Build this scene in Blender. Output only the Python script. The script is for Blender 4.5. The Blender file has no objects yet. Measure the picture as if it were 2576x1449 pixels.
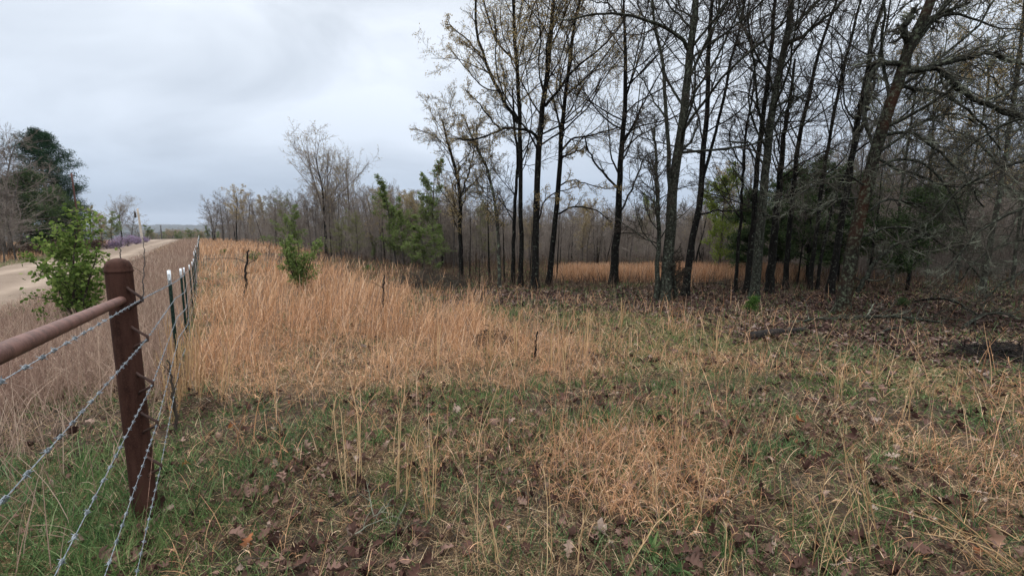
import bpy, math
import numpy as np
from mathutils import Vector

# ------------------------------------------------------------------ camera, sky, sun, exposure
scn = bpy.context.scene
F = 1170.0                       # focal length in pixels of a 2576 px wide picture
PITCH = math.atan(152.5 / F)
CAM = np.array([0.0, 0.0, 1.6])
cd = bpy.data.cameras.new('camera'); cam = bpy.data.objects.new('camera', cd)
scn.collection.objects.link(cam); scn.camera = cam
cd.sensor_width = 36; cd.lens = 36 * F / 2576; cd.clip_start = 0.05; cd.clip_end = 12000
cam.location = CAM; cam.rotation_euler = (math.pi / 2 - PITCH, 0, 0)

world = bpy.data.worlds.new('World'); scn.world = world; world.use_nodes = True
SUN_EL, SUN_AZ = math.radians(58), math.radians(-60)
wt = world.node_tree; wt.nodes.clear()
def wn(t, **k):
    n = wt.nodes.new(t)
    for a, b in k.items(): setattr(n, a, b)
    return n
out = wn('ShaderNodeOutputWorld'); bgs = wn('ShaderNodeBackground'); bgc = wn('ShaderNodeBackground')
sky = wn('ShaderNodeTexSky', sky_type='NISHITA', sun_disc=False, sun_elevation=SUN_EL, sun_rotation=SUN_AZ)
bgs.inputs[1].default_value = 0.05
wt.links.new(sky.outputs[0], bgs.inputs[0])
tc = wn('ShaderNodeTexCoord'); sep = wn('ShaderNodeSeparateXYZ'); wt.links.new(tc.outputs['Generated'], sep.inputs[0])
# overcast deck: darker towards the horizon, brightest overhead, with soft broken layers
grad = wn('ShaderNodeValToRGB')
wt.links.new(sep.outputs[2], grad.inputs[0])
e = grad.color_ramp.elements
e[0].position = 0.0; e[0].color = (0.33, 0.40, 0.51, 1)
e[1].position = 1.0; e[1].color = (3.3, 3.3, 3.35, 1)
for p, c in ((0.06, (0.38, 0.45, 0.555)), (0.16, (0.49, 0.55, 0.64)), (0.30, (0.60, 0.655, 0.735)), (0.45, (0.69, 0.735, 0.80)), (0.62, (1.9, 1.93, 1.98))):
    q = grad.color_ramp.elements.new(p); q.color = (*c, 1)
mp = wn('ShaderNodeMapping'); mp.inputs['Scale'].default_value = (1.0, 1.0, 2.6)
wt.links.new(tc.outputs['Generated'], mp.inputs[0])
nz = wn('ShaderNodeTexNoise'); nz.inputs['Scale'].default_value = 1.9; nz.inputs['Detail'].default_value = 7; nz.inputs['Roughness'].default_value = 0.5; nz.inputs['Distortion'].default_value = 0.5
wt.links.new(mp.outputs[0], nz.inputs[0])
cr = wn('ShaderNodeValToRGB'); wt.links.new(nz.outputs[0], cr.inputs[0])
cr.color_ramp.elements[0].position = 0.33; cr.color_ramp.elements[0].color = (0.76, 0.78, 0.80, 1)
cr.color_ramp.elements[1].position = 0.66; cr.color_ramp.elements[1].color = (1.18, 1.17, 1.155, 1)
mul = wn('ShaderNodeMix', data_type='RGBA', blend_type='MULTIPLY'); mul.inputs[0].default_value = 1
wt.links.new(grad.outputs[0], mul.inputs[6]); wt.links.new(cr.outputs[0], mul.inputs[7])
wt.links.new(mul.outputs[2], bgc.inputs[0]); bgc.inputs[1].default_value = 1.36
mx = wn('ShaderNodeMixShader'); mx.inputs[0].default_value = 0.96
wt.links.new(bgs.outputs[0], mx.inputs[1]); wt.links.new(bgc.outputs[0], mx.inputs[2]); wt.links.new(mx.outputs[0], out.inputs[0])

sl = bpy.data.lights.new('sun', 'SUN'); sl.energy = 1.3; sl.angle = math.radians(40); sl.color = (1, 0.96, 0.9)
so = bpy.data.objects.new('sun', sl); scn.collection.objects.link(so)
so.rotation_euler = (math.pi / 2 - SUN_EL, 0, math.pi - SUN_AZ)
scn.view_settings.view_transform = 'Standard'; scn.view_settings.look = 'None'; scn.view_settings.gamma = 1
scn.view_settings.exposure = 0.0
scn.cycles.max_bounces = 5; scn.cycles.diffuse_bounces = 3; scn.cycles.transmission_bounces = 3; scn.cycles.transparent_max_bounces = 4

# ------------------------------------------------------------------ noise and terrain
def _hash(ix, iy, s):
    h = (ix.astype(np.int64) * 374761393 + iy.astype(np.int64) * 668265263 + s * 974634777) & 0x7fffffff
    h = ((h ^ (h >> 13)) * 1274126177) & 0x7fffffff
    return ((h ^ (h >> 16)) & 0xffff) / 65535.0
def vn(x, y, s=0):
    x = np.asarray(x, float); y = np.asarray(y, float)
    ix = np.floor(x); iy = np.floor(y); fx = x - ix; fy = y - iy
    fx = fx * fx * (3 - 2 * fx); fy = fy * fy * (3 - 2 * fy)
    a = _hash(ix, iy, s); b = _hash(ix + 1, iy, s); c = _hash(ix, iy + 1, s); d = _hash(ix + 1, iy + 1, s)
    return (a * (1 - fx) + b * fx) * (1 - fy) + (c * (1 - fx) + d * fx) * fy
def fbm(x, y, s=0, o=3):
    v = 0; a = 1; t = 0
    for k in range(o):
        v = v + a * vn(x * 2 ** k + 17.3 * k, y * 2 ** k - 9.1 * k, s + k); t += a; a *= .5
    return v / t
def sst(x, a, b):
    t = np.clip((np.asarray(x, float) - a) / (b - a), 0, 1); return t * t * (3 - 2 * t)

AZF = math.atan2(503 - 1288, F * math.cos(PITCH) + 152.5 * math.sin(PITCH))      # fence bearing
FD = np.array([math.sin(AZF), math.cos(AZF)]); FN = np.array([-FD[1], FD[0]])      # along, to its left
RT = np.array([0, 3.5, 5.5, 8.5, 13, 17, 40, 90, 150, 190, 260, 420, 900, 2000, 9000.])
ZT = np.array([0, 0, -.06, -.25, -.5, -.67, -.9, -1.15, -1.5, -2.6, -7.0, -17, -30, -40, -60.])
def fence_off(x, y):
    return (x + 2.0) * FN[0] + (y - 2.45) * FN[1]
def H(x, y):
    x = np.asarray(x, float); y = np.asarray(y, float)
    r = np.hypot(x, y); z = np.interp(r, RT, ZT)
    az = np.degrees(np.arctan2(x, y))
    z = z - sst(az, -24, 0) * np.clip(r - 32, 0, 200) * 0.035 * sst(r, 30, 60)
    off = fence_off(x, y)
    road = sst(off, 2.6, 4.6) * (1 - sst(off, 10.2, 12.5))
    b = (fbm(x / 1.1, y / 1.1, 3) - .5) * .07 + (fbm(x / 5, y / 5, 9) - .5) * .22 * sst(r, 2, 9)
    z = z + b * (1 - road)
    z = z - .12 * np.exp(-((off - 3.4) / .8) ** 2) * sst(r, 6, 12)
    return z

c_, s_ = math.cos(PITCH), math.sin(PITCH)
def ray(px, py):
    a = (px - 1288) / F; b = (724.5 - py) / F
    return np.array([a, c_ + b * s_, -s_ + b * c_])
def gpt(px, py, maxd=400):
    d = ray(px, py); t = 0.5
    while t < maxd:
        p = CAM + d * t
        if p[2] < H(p[0], p[1]): break
        t *= 1.01
    lo, hi = t / 1.01, t
    for _ in range(20):
        m = (lo + hi) / 2; p = CAM + d * m
        if p[2] < H(p[0], p[1]): hi = m
        else: lo = m
    p = CAM + d * hi; p[2] = H(p[0], p[1]); return p
def gd(px, Y):
    """ground point seen in column px at world distance Y ahead"""
    d = ray(px, 650); x = d[0] / d[1] * Y
    return np.array([x, Y, float(H(x, Y))])
def vpl(px, py, Y):
    d = ray(px, py); t = Y / d[1]; return CAM + d * t
def project(P):
    q = P - CAM; y = q[..., 1] * c_ - q[..., 2] * s_; z = q[..., 1] * s_ + q[..., 2] * c_
    y = np.maximum(y, .01)
    return 1288 + F * q[..., 0] / y, 724.5 - F * z / y

# ------------------------------------------------------------------ object helpers
def link(o, parent=None):
    scn.collection.objects.link(o)
    if parent is not None: o.parent = parent
    return o
def mesh(name, V, Fc, mat, parent=None, smooth=False, cols=None):
    me = bpy.data.meshes.new(name)
    V = np.ascontiguousarray(V, np.float32); groups = Fc if isinstance(Fc, list) and np.ndim(Fc[0]) == 2 else [Fc]
    groups = [np.asarray(g, np.int32) for g in groups if len(g)]
    nl = sum(g.size for g in groups); nf = sum(len(g) for g in groups)
    me.vertices.add(len(V)); me.vertices.foreach_set('co', V.ravel())
    me.loops.add(nl); me.loops.foreach_set('vertex_index', np.concatenate([g.ravel() for g in groups]))
    me.polygons.add(nf)
    st = []; base = 0
    for g in groups:
        k = g.shape[1]; st.append(base + np.arange(len(g)) * k); base += g.size
    me.polygons.foreach_set('loop_start', np.concatenate(st).astype(np.int32))
    me.update(calc_edges=True)
    if smooth: me.polygons.foreach_set('use_smooth', np.ones(nf, bool))
    if cols is not None:
        a = me.color_attributes.new('zone', 'FLOAT_COLOR', 'POINT')
        a.data.foreach_set('color', np.ascontiguousarray(cols, np.float32).ravel())
    if mat: me.materials.append(mat)
    return link(bpy.data.objects.new(name, me), parent)
def tag(o, label=None, cat=None, group=None, kind=None):
    if label: o['label'] = label
    if cat: o['category'] = cat
    if group: o['group'] = group
    if kind: o['kind'] = kind
    return o
def thing(name, loc, label, cat, group=None):
    o = bpy.data.objects.new(name, None); o.empty_display_size = .2; o.location = loc
    link(o); return tag(o, label, cat, group)
class Geo:
    def __init__(s): s.V = []; s.F = {}; s.n = 0
    def add(s, V, Fq):
        V = np.asarray(V, float).reshape(-1, 3); Fq = np.asarray(Fq, np.int64)
        s.V.append(V); s.F.setdefault(Fq.shape[1], []).append(Fq + s.n); s.n += len(V)
    def build(s, name, mat, parent=None, smooth=True, origin=None):
        V = np.concatenate(s.V)
        if origin is not None: V = V - np.asarray(origin)
        return mesh(name, V, [np.concatenate(f) for f in s.F.values()], mat, parent, smooth)

def nrm(v): return v / np.maximum(np.linalg.norm(v, axis=-1, keepdims=True), 1e-9)
def tubes(P, R, sides=3, cap=False, rough=0, seed=1):
    """P (N,n,3), R (N,n) -> verts, quads"""
    N, n, _ = P.shape
    T = np.empty_like(P); T[:, 1:-1] = P[:, 2:] - P[:, :-2]; T[:, 0] = P[:, 1] - P[:, 0]; T[:, -1] = P[:, -1] - P[:, -2]
    T = nrm(T); m = nrm(P[:, -1] - P[:, 0] + 1e-6)
    ref = np.where(np.abs(m[:, 2:3]) > .7, np.array([[1., 0.1, 0]]), np.array([[0, 0.1, 1.]]))[:, None, :]
    A = nrm(np.cross(T, np.broadcast_to(ref, T.shape))); B = np.cross(T, A)
    th = np.arange(sides) * 2 * np.pi / sides
    rr = R[:, :, None]
    if rough:
        rg = np.random.default_rng(seed); rr = rr * (1 + rough * (rg.random((N, n, sides)) - .5))
    else: rr = np.broadcast_to(rr, (N, n, sides))
    V = P[:, :, None, :] + rr[..., None] * (np.cos(th)[None, None, :, None] * A[:, :, None, :] + np.sin(th)[None, None, :, None] * B[:, :, None, :])
    k = np.arange(N)[:, None, None] * (n * sides); j = np.arange(n - 1)[None, :, None] * sides; i = np.arange(sides)[None, None, :]; i2 = (i + 1) % sides
    q = np.stack([k + j + i, k + j + i2, k + j + sides + i2, k + j + sides + i], -1).reshape(-1, 4)
    return V.reshape(-1, 3), q
def tube1(g, pts, rad, sides=10, n=None, rough=0, seed=1, cap=True):
    P = np.asarray(pts, float); R = np.broadcast_to(np.asarray(rad, float), (len(P),)).copy()
    if n: P, R = resample(P, R, n)
    if cap:
        d0 = nrm(P[0] - P[1]); d1 = nrm(P[-1] - P[-2])
        P = np.vstack([P[0] + d0 * R[0] * .3, P, P[-1] + d1 * R[-1] * .3]); R = np.concatenate([[R[0] * .03], R, [R[-1] * .03]])
    V, q = tubes(P[None], R[None], sides, rough=rough, seed=seed); g.add(V, q)
def resample(P, R, n):
    P = np.asarray(P, float)
    # Catmull-Rom through the given points, evenly spaced
    if len(P) > 2:
        Q = np.vstack([2 * P[0] - P[1], P, 2 * P[-1] - P[-2]]); out = []; ro = []
        for i in range(1, len(Q) - 2):
            for t in np.linspace(0, 1, 8, endpoint=False):
                a, b, c, d = Q[i - 1], Q[i], Q[i + 1], Q[i + 2]
                out.append(.5 * ((2 * b) + (-a + c) * t + (2 * a - 5 * b + 4 * c - d) * t * t + (-a + 3 * b - 3 * c + d) * t ** 3)); ro.append(R[i - 1] * (1 - t) + R[i] * t)
        out.append(P[-1]); ro.append(R[-1]); P = np.array(out); R = np.array(ro)
    s = np.concatenate([[0], np.cumsum(np.linalg.norm(np.diff(P, axis=0), axis=1))]); u = np.linspace(0, s[-1], n)
    return np.stack([np.interp(u, s, P[:, k]) for k in range(3)], 1), np.interp(u, s, R)
def grow(pos, d, L, r0, n, wob, up, endr, rng):
    P = [pos]; d = nrm(d)
    for k in range(n):
        d = nrm(d + rng.normal(0, wob, d.shape) + np.array([0, 0, up])); pos = pos + d * (L / n)[:, None]; P.append(pos)
    P = np.stack(P, 1); R = r0[:, None] * (1 - np.linspace(0, 1, n + 1)[None] * (1 - endr)); return P, R
def kids(P, R, K, t0, t1, ang, angv, lr, rr, rng, taper=.45, flat=0.0):
    N, n, _ = P.shape
    t = t0 + (t1 - t0) * (np.arange(K)[None] + rng.random((N, K))) / K
    f = np.clip(t * (n - 1), 0, n - 1.001); i = f.astype(int); fr = (f - i)[..., None]; a = np.arange(N)[:, None]
    pos = P[a, i] * (1 - fr) + P[a, i + 1] * fr; rad = R[a, i] * (1 - fr[..., 0]) + R[a, i + 1] * fr[..., 0]
    dr = nrm(P[a, i + 1] - P[a, i]); L = np.linalg.norm(np.diff(P, axis=1), axis=2).sum(1)[:, None]
    rv = rng.normal(0, 1, dr.shape); rv[..., 2] *= (1 - flat)
    pp = nrm(np.cross(dr, np.cross(rv, dr)))
    an = (ang + rng.normal(0, angv, t.shape))[..., None]
    cdn = dr * np.cos(an) + pp * np.sin(an)
    cl = L * lr * (1 - taper * t) * rng.uniform(.6, 1.35, t.shape)
    return pos.reshape(-1, 3), cdn.reshape(-1, 3), cl.ravel(), (rad * rr).ravel()
def cards(C, size, rng, el=1.0, droop=0.0, bend=.25):
    """small folded leaves: C (N,3), size (N,)"""
    N = len(C); a = nrm(rng.normal(0, 1, (N, 3)) + np.array([0, 0, -droop])); b = nrm(np.cross(a, rng.normal(0, 1, (N, 3)))); c = np.cross(a, b)
    s = size[:, None]; w = s * .5 / el
    V = np.stack([C, C + a * s * .5 + b * w + c * s * bend, C + a * s, C + a * s * .5 - b * w + c * s * bend], 1)
    return V.reshape(-1, 3), np.arange(N * 4).reshape(-1, 4)
def ribbons(B, hgt, az, lean, curl, w, nseg, rng, waz=None, tip=.15, kink=0):
    """grass blades: base B (N,3), height, lean direction az, initial lean and curl in radians, base width"""
    N = len(B); pos = B.copy(); an = lean.copy(); P = [pos]
    for k in range(nseg):
        an = an + curl / nseg + (rng.normal(0, kink, N) if kink else 0)
        st = (hgt / nseg)[:, None]; pos = pos + st * np.stack([np.sin(an) * np.sin(az), np.sin(an) * np.cos(az), np.cos(an)], 1); P.append(pos)
    if waz is None: waz = rng.uniform(0, np.pi, N)
    wd = np.stack([np.cos(waz), np.sin(waz), rng.normal(0, .15, N)], 1); V = []
    for k, p in enumerate(P):
        f = (1 - (k / nseg) ** 1.6 * (1 - tip)); V += [p - wd * (w * f * .5)[:, None], p + wd * (w * f * .5)[:, None]]
    V = np.stack(V, 1); k = 2 * (nseg + 1)
    b = np.arange(N)[:, None] * k; j = np.arange(nseg)[None] * 2
    q = np.stack([b + j, b + j + 1, b + j + 3, b + j + 2], -1).reshape(-1, 4)
    return V.reshape(-1, 3), q, np.stack(P, 1)

# ------------------------------------------------------------------ materials
def newmat(name):
    m = bpy.data.materials.new(name); m.use_nodes = True; nt = m.node_tree; nt.nodes.clear(); return m, nt
def ramp(nt, src, stops, interp='LINEAR'):
    r = nt.nodes.new('ShaderNodeValToRGB'); r.color_ramp.interpolation = interp
    el = r.color_ramp.elements
    while len(el) < len(stops): el.new(.5)
    for q, (p, c) in zip(el, stops): q.position = p; q.color = (*c, 1)
    nt.links.new(src, r.inputs[0]); return r.outputs[0]
def noise(nt, scale, detail=4, rough=.55, coord='Object', dist=0.0, stretch=None):
    t = nt.nodes.new('ShaderNodeTexCoord'); n = nt.nodes.new('ShaderNodeTexNoise')
    n.inputs['Scale'].default_value = scale; n.inputs['Detail'].default_value = detail; n.inputs['Roughness'].default_value = rough; n.inputs['Distortion'].default_value = dist
    s = t.outputs[coord]
    if stretch:
        mm = nt.nodes.new('ShaderNodeMapping'); mm.inputs['Scale'].default_value = stretch; nt.links.new(s, mm.inputs[0]); s = mm.outputs[0]
    nt.links.new(s, n.inputs[0]); return n.outputs[0]
def mixc(nt, f, a, b, mode='MIX'):
    m = nt.nodes.new('ShaderNodeMix'); m.data_type = 'RGBA'; m.blend_type = mode
    if isinstance(f, float): m.inputs[0].default_value = f
    else: nt.links.new(f, m.inputs[0])
    for s, i in ((a, 6), (b, 7)):
        if isinstance(s, tuple): m.inputs[i].default_value = (*s, 1)
        else: nt.links.new(s, m.inputs[i])
    return m.outputs[2]
def mat_leaf(name, stops, transl=.35, patch=None, rough=None):
    m, nt = newmat(name); g = nt.nodes.new('ShaderNodeNewGeometry')
    col = ramp(nt, g.outputs['Random Per Island'], stops)
    if patch:
        col = mixc(nt, ramp(nt, noise(nt, patch[0], 3), [(.38, (0, 0, 0)), (.62, (1, 1, 1))]), col, mixc(nt, 1.0, col, patch[1], 'MULTIPLY'))
    d = nt.nodes.new('ShaderNodeBsdfDiffuse'); t = nt.nodes.new('ShaderNodeBsdfTranslucent'); x = nt.nodes.new('ShaderNodeMixShader'); o = nt.nodes.new('ShaderNodeOutputMaterial')
    x.inputs[0].default_value = transl
    nt.links.new(col, d.inputs[0]); nt.links.new(col, t.inputs[0]); nt.links.new(d.outputs[0], x.inputs[1]); nt.links.new(t.outputs[0], x.inputs[2]); nt.links.new(x.outputs[0], o.inputs[0])
    return m
def mat_std(name, col_fn, rough=.9, bump=None, spec=.2, metal=0):
    m, nt = newmat(name); p = nt.nodes.new('ShaderNodeBsdfPrincipled'); o = nt.nodes.new('ShaderNodeOutputMaterial')
    c = col_fn(nt)
    if isinstance(c, tuple): p.inputs['Base Color'].default_value = (*c, 1)
    else: nt.links.new(c, p.inputs['Base Color'])
    p.inputs['Roughness'].default_value = rough; p.inputs['Specular IOR Level'].default_value = spec; p.inputs['Metallic'].default_value = metal
    if bump:
        b = nt.nodes.new('ShaderNodeBump'); b.inputs['Strength'].default_value = bump[1]; b.inputs['Distance'].default_value = bump[2]
        nt.links.new(noise(nt, bump[0], 6, .65, stretch=bump[3] if len(bump) > 3 else None), b.inputs['Height']); nt.links.new(b.outputs[0], p.inputs['Normal'])
    nt.links.new(p.outputs[0], o.inputs[0]); return m
def bark(name, dark, mid, lichen, lo=.56, hi=.66, sc=7, red=None):
    def f(nt):
        base = ramp(nt, noise(nt, 22, 6, .7, stretch=(1, 1, .25)), [(.35, dark), (.65, mid)])
        if red: base = mixc(nt, ramp(nt, noise(nt, 1.1, 2), [(.46, (0, 0, 0)), (.58, (1, 1, 1))]), base, red)
        return mixc(nt, ramp(nt, noise(nt, sc, 5, .7), [(lo, (0, 0, 0)), (hi, (1, 1, 1))]), base, lichen)
    return mat_std(name, f, .9, (26, .9, .02, (1, 1, .3)), .04)
M = {}
M['bark_black'] = bark('bark_black', (.004, .004, .004), (.018, .016, .014), (.13, .145, .11), .58, .68, 12)
M['bark_grey'] = bark('bark_grey', (.018, .016, .013), (.055, .05, .043), (.17, .20, .14), .5, .64, 5)
M['bark_lichen'] = bark('bark_lichen', (.008, .008, .006), (.04, .04, .032), (.13, .15, .11), .52, .68, 17)
M['bark_red'] = bark('bark_red', (.006, .005, .004), (.03, .026, .02), (.10, .12, .08), .50, .68, 13, (.034, .017, .011))
M['bark_twig'] = bark('bark_twig', (.025, .02, .016), (.065, .052, .042), (.085, .09, .065), .5, .7, 3)
M['bark_lichen_twig'] = bark('bark_lichen_twig', (.03, .028, .022), (.075, .07, .055), (.22, .24, .18), .50, .66, 2.6)
M['bark_far'] = mat_std('bark_far', lambda nt: ramp(nt, noise(nt, 3, 3), [(.3, (.03, .026, .023)), (.7, (.10, .088, .078))]), .95)
M['twig_far'] = mat_std('twig_far', lambda nt: ramp(nt, noise(nt, .6, 3), [(.35, (.085, .068, .056)), (.65, (.20, .17, .145))]), .95)
M['catkin'] = mat_leaf('catkin', [(0, (.27, .19, .085)), (.5, (.40, .30, .15)), (1, (.33, .30, .16))], .5)
M['leaf_fresh'] = mat_leaf('leaf_fresh', [(0, (.06, .095, .025)), (.5, (.125, .18, .05)), (1, (.22, .27, .10))], .42)
M['bud_far'] = mat_leaf('bud_far', [(0, (.24, .16, .08)), (.5, (.34, .26, .14)), (1, (.26, .25, .13))], .45)
M['leaf_green'] = mat_leaf('leaf_green', [(0, (.045, .075, .018)), (.5, (.10, .155, .038)), (1, (.19, .24, .07))], .35)
M['leaf_mid'] = mat_leaf('leaf_mid', [(0, (.04, .085, .02)), (.6, (.07, .135, .03)), (1, (.11, .17, .05))], .4)
M['leaf_yellow'] = mat_leaf('leaf_yellow', [(0, (.11, .16, .025)), (.6, (.17, .22, .04)), (1, (.22, .27, .06))], .45)
M['leaf_pale'] = mat_leaf('leaf_pale', [(0, (.10, .12, .035)), (.6, (.16, .18, .06)), (1, (.23, .23, .10))], .45)
M['needle_dark'] = mat_leaf('needle_dark', [(0, (.010, .028, .015)), (.6, (.02, .046, .024)), (1, (.045, .075, .038))], .15)
M['needle_cedar'] = mat_leaf('needle_cedar', [(0, (.03, .052, .022)), (.6, (.055, .088, .036)), (1, (.10, .13, .055))], .2)
M['petal'] = mat_leaf('petal', [(0, (.20, .14, .22)), (.5, (.32, .25, .37)), (1, (.16, .12, .13))], .4)
M['dry_brown'] = mat_leaf('dry_brown', [(0, (.05, .03, .022)), (.6, (.09, .06, .045)), (1, (.15, .11, .08))], .2)
GOLD = [(0, (.09, .055, .035)), (.12, (.28, .23, .19)), (.25, (.27, .145, .075)), (.6, (.50, .292, .16)), (.9, (.70, .455, .28)), (1, (.82, .63, .45))]
M['golden_grass'] = mat_leaf('golden_grass', GOLD, .35, (.35, (.86, .80, .78)))
M['stalk'] = mat_leaf('stalk', [(0, (.30, .18, .09)), (.5, (.52, .345, .185)), (1, (.70, .52, .31))], .3)
M['tan_grass'] = mat_leaf('tan_grass', [(0, (.06, .038, .024)), (.4, (.16, .108, .066)), (.8, (.34, .24, .145)), (1, (.58, .46, .30))], .3, (.9, (.8, .78, .74)))
M['green_grass'] = mat_leaf('green_grass', [(0, (.024, .046, .018)), (.4, (.065, .115, .036)), (.8, (.13, .185, .068)), (1, (.24, .28, .13))], .35, (.7, (.8, .95, 1.1)))
M['road_grass'] = mat_leaf('road_grass', [(0, (.16, .105, .085)), (.4, (.27, .19, .145)), (.8, (.38, .285, .215)), (1, (.48, .39, .30))], .3, (.4, (.85, .78, .8)))
M['dead_leaf'] = mat_leaf('dead_leaf', [(0, (.025, .014, .012)), (.4, (.06, .033, .027)), (.7, (.105, .062, .05)), (.9, (.17, .11, .088)), (.975, (.28, .22, .18)), (1, (.20, .07, .025))], .12)
M['litter_leaf'] = mat_leaf('litter_leaf', [(0, (.02, .012, .011)), (.5, (.055, .034, .03)), (.85, (.10, .066, .056)), (1, (.22, .17, .15))], .1)
def rust(dark, mid, hi_):
    return lambda nt: mixc(nt, ramp(nt, noise(nt, 130, 5, .7), [(.5, (0, 0, 0)), (.72, (1, 1, 1))]), mixc(nt, ramp(nt, noise(nt, 5, 5, .65, stretch=(3, 3, .5)), [(.42, (0, 0, 0)), (.60, (1, 1, 1))]), ramp(nt, noise(nt, 9, 6, .7), [(.3, dark), (.7, mid)]), tuple(a * 1.3 + .004 for a in mid)), hi_)
M['rust_post'] = mat_std('rust_post', rust((.015, .006, .004), (.036, .015, .010), (.065, .03, .02)), .8, (160, .5, .002), .12)
M['rust_rail'] = mat_std('rust_rail', rust((.042, .018, .013), (.088, .040, .030), (.15, .08, .06)), .6, (120, .4, .002), .3)
M['rust_dark'] = mat_std('rust_dark', rust((.012, .007, .006), (.035, .015, .01), (.06, .03, .02)), .7, (200, .4, .001), .3)
M['wire'] = mat_std('wire', lambda nt: ramp(nt, noise(nt, 40, 3), [(.3, (.12, .15, .17)), (.7, (.28, .31, .34))]), .42, None, .5, .5)
M['wire_rust'] = mat_std('wire_rust', rust((.06, .03, .02), (.14, .08, .055), (.2, .13, .1)), .7)
M['post_green'] = mat_std('post_green', lambda nt: ramp(nt, noise(nt, 30, 4), [(.35, (.003, .009, .006)), (.7, (.008, .02, .014))]), .8, None, .1)
M['post_white'] = mat_std('post_white', lambda nt: ramp(nt, noise(nt, 40, 5, .7), [(.32, (.28, .30, .31)), (.5, (.62, .65, .67))]), .5, None, .4)
M['charred'] = mat_std('charred', lambda nt: ramp(nt, noise(nt, 14, 6, .7, stretch=(1, 1, .4)), [(.42, (.006, .005, .005)), (.62, (.03, .024, .02)), (.78, (.16, .08, .035))]), .9, (30, 1, .02), .2)
M['pole_red'] = mat_std('pole_red', lambda nt: ramp(nt, noise(nt, 2, 5), [(.35, (.06, .03, .024)), (.7, (.13, .07, .055))]), .9)
M['pole_pale'] = mat_std('pole_pale', lambda nt: ramp(nt, noise(nt, 2, 5), [(.35, (.34, .29, .24)), (.7, (.48, .43, .37))]), .9)
M['pole_dark'] = mat_std('pole_dark', lambda nt: ramp(nt, noise(nt, 2, 5), [(.35, (.05, .045, .045)), (.7, (.10, .09, .085))]), .9)
M['stone'] = mat_std('stone', lambda nt: ramp(nt, noise(nt, 12, 6, .65), [(.3, (.12, .11, .10)), (.7, (.33, .31, .28))]), .9, (30, .6, .02))

def ground_col(nt):
    a = nt.nodes.new('ShaderNodeAttribute'); a.attribute_name = 'zone'; s = nt.nodes.new('ShaderNodeSeparateColor'); nt.links.new(a.outputs[0], s.inputs[0])
    fine = noise(nt, 14, 8, .7, dist=.4); mid = noise(nt, 1.6, 5, .6)
    soil = ramp(nt, fine, [(.3, (.012, .009, .007)), (.5, (.04, .029, .021)), (.68, (.10, .074, .052))])
    grn = ramp(nt, fine, [(.3, (.022, .028, .010)), (.5, (.065, .07, .026)), (.7, (.13, .12, .05))])
    lit = ramp(nt, noise(nt, 26, 6, .75, dist=.3), [(.32, (.012, .007, .006)), (.5, (.038, .024, .02)), (.66, (.09, .06, .05))])
    straw = ramp(nt, fine, [(.3, (.05, .032, .018)), (.7, (.20, .13, .075))])
    def msk(src):
        q = nt.nodes.new('ShaderNodeMath'); q.operation = 'MULTIPLY_ADD'; q.inputs[1].default_value = 1.6; nt.links.new(src, q.inputs[0])
        w = nt.nodes.new('ShaderNodeMath'); w.operation = 'MULTIPLY_ADD'; w.inputs[1].default_value = 1.4; w.inputs[2].default_value = -1.0; nt.links.new(mid, w.inputs[0]); nt.links.new(w.outputs[0], q.inputs[2]); q.use_clamp = True; return q.outputs[0]
    c = mixc(nt, msk(s.outputs[2]), soil, straw); c = mixc(nt, msk(s.outputs[1]), c, lit); return mixc(nt, msk(s.outputs[0]), c, grn)
M['ground'] = mat_std('ground', ground_col, .95, (30, .9, .03), .1)
def road_col(nt):
    at = nt.nodes.new('ShaderNodeAttribute'); at.attribute_name = 'zone'; sc_ = nt.nodes.new('ShaderNodeSeparateColor'); nt.links.new(at.outputs[0], sc_.inputs[0])
    base = ramp(nt, noise(nt, 60, 6, .75), [(.3, (.085, .064, .048)), (.5, (.165, .128, .10)), (.7, (.27, .22, .175))]); base = mixc(nt, sc_.outputs[0], base, ramp(nt, noise(nt, 50, 5, .7), [(.3, (.19, .15, .115)), (.7, (.29, .235, .19))]))
    return mixc(nt, 1.0, base, ramp(nt, noise(nt, .35, 4, .6, stretch=(1, 1, 1)), [(.35, (.82, .80, .78)), (.65, (1.05, 1.04, 1.03))]), 'MULTIPLY')
M['road'] = mat_std('road', road_col, .95, (40, .7, .03), .1)
def hill_col(nt):
    a = ramp(nt, noise(nt, .05, 8, .75), [(.35, (.012, .016, .018)), (.5, (.024, .026, .026)), (.68, (.042, .042, .036))])
    return mixc(nt, ramp(nt, noise(nt, .012, 3), [(.45, (0, 0, 0)), (.6, (1, 1, 1))]), a, (.02, .028, .03))
M['hills'] = mat_std('hills', hill_col, 1.0)

# ------------------------------------------------------------------ zones (outlines on the ground)
def poly(pts): return np.array([gpt(x, y)[:2] for x, y in pts])
def inside(x, y, P):
    r = np.zeros(x.shape, bool); n = len(P)
    for i in range(n):
        x1, y1 = P[i]; x2, y2 = P[(i + 1) % n]
        if y1 == y2: continue
        c = ((y1 > y) != (y2 > y)) & (x < (x2 - x1) * (y - y1) / (y2 - y1) + x1); r ^= c
    return r
def soft(x, y, P, j=.07):
    """0..1 membership with a ragged, noisy edge: mean of jittered lookups"""
    r = np.hypot(x, y); s = 0
    for k in range(6):
        a = (fbm(x / .9, y / .9, 40 + k) - .5) * 2; b = (fbm(x / .9, y / .9, 60 + k) - .5) * 2
        s = s + inside(x + a * r * j * 2.2, y + b * r * j * 2.2, P)
    return s / 6.
Z_GOLD = poly([(478, 1010), (540, 975), (700, 985), (860, 985), (985, 960), (1100, 985), (1300, 975), (1460, 960), (1520, 930), (1500, 880), (1440, 850), (1300, 832), (1180, 808), (1100, 775), (1040, 735), (900, 690), (800, 668), (660, 640), (560, 612), (500, 604)])
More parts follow.
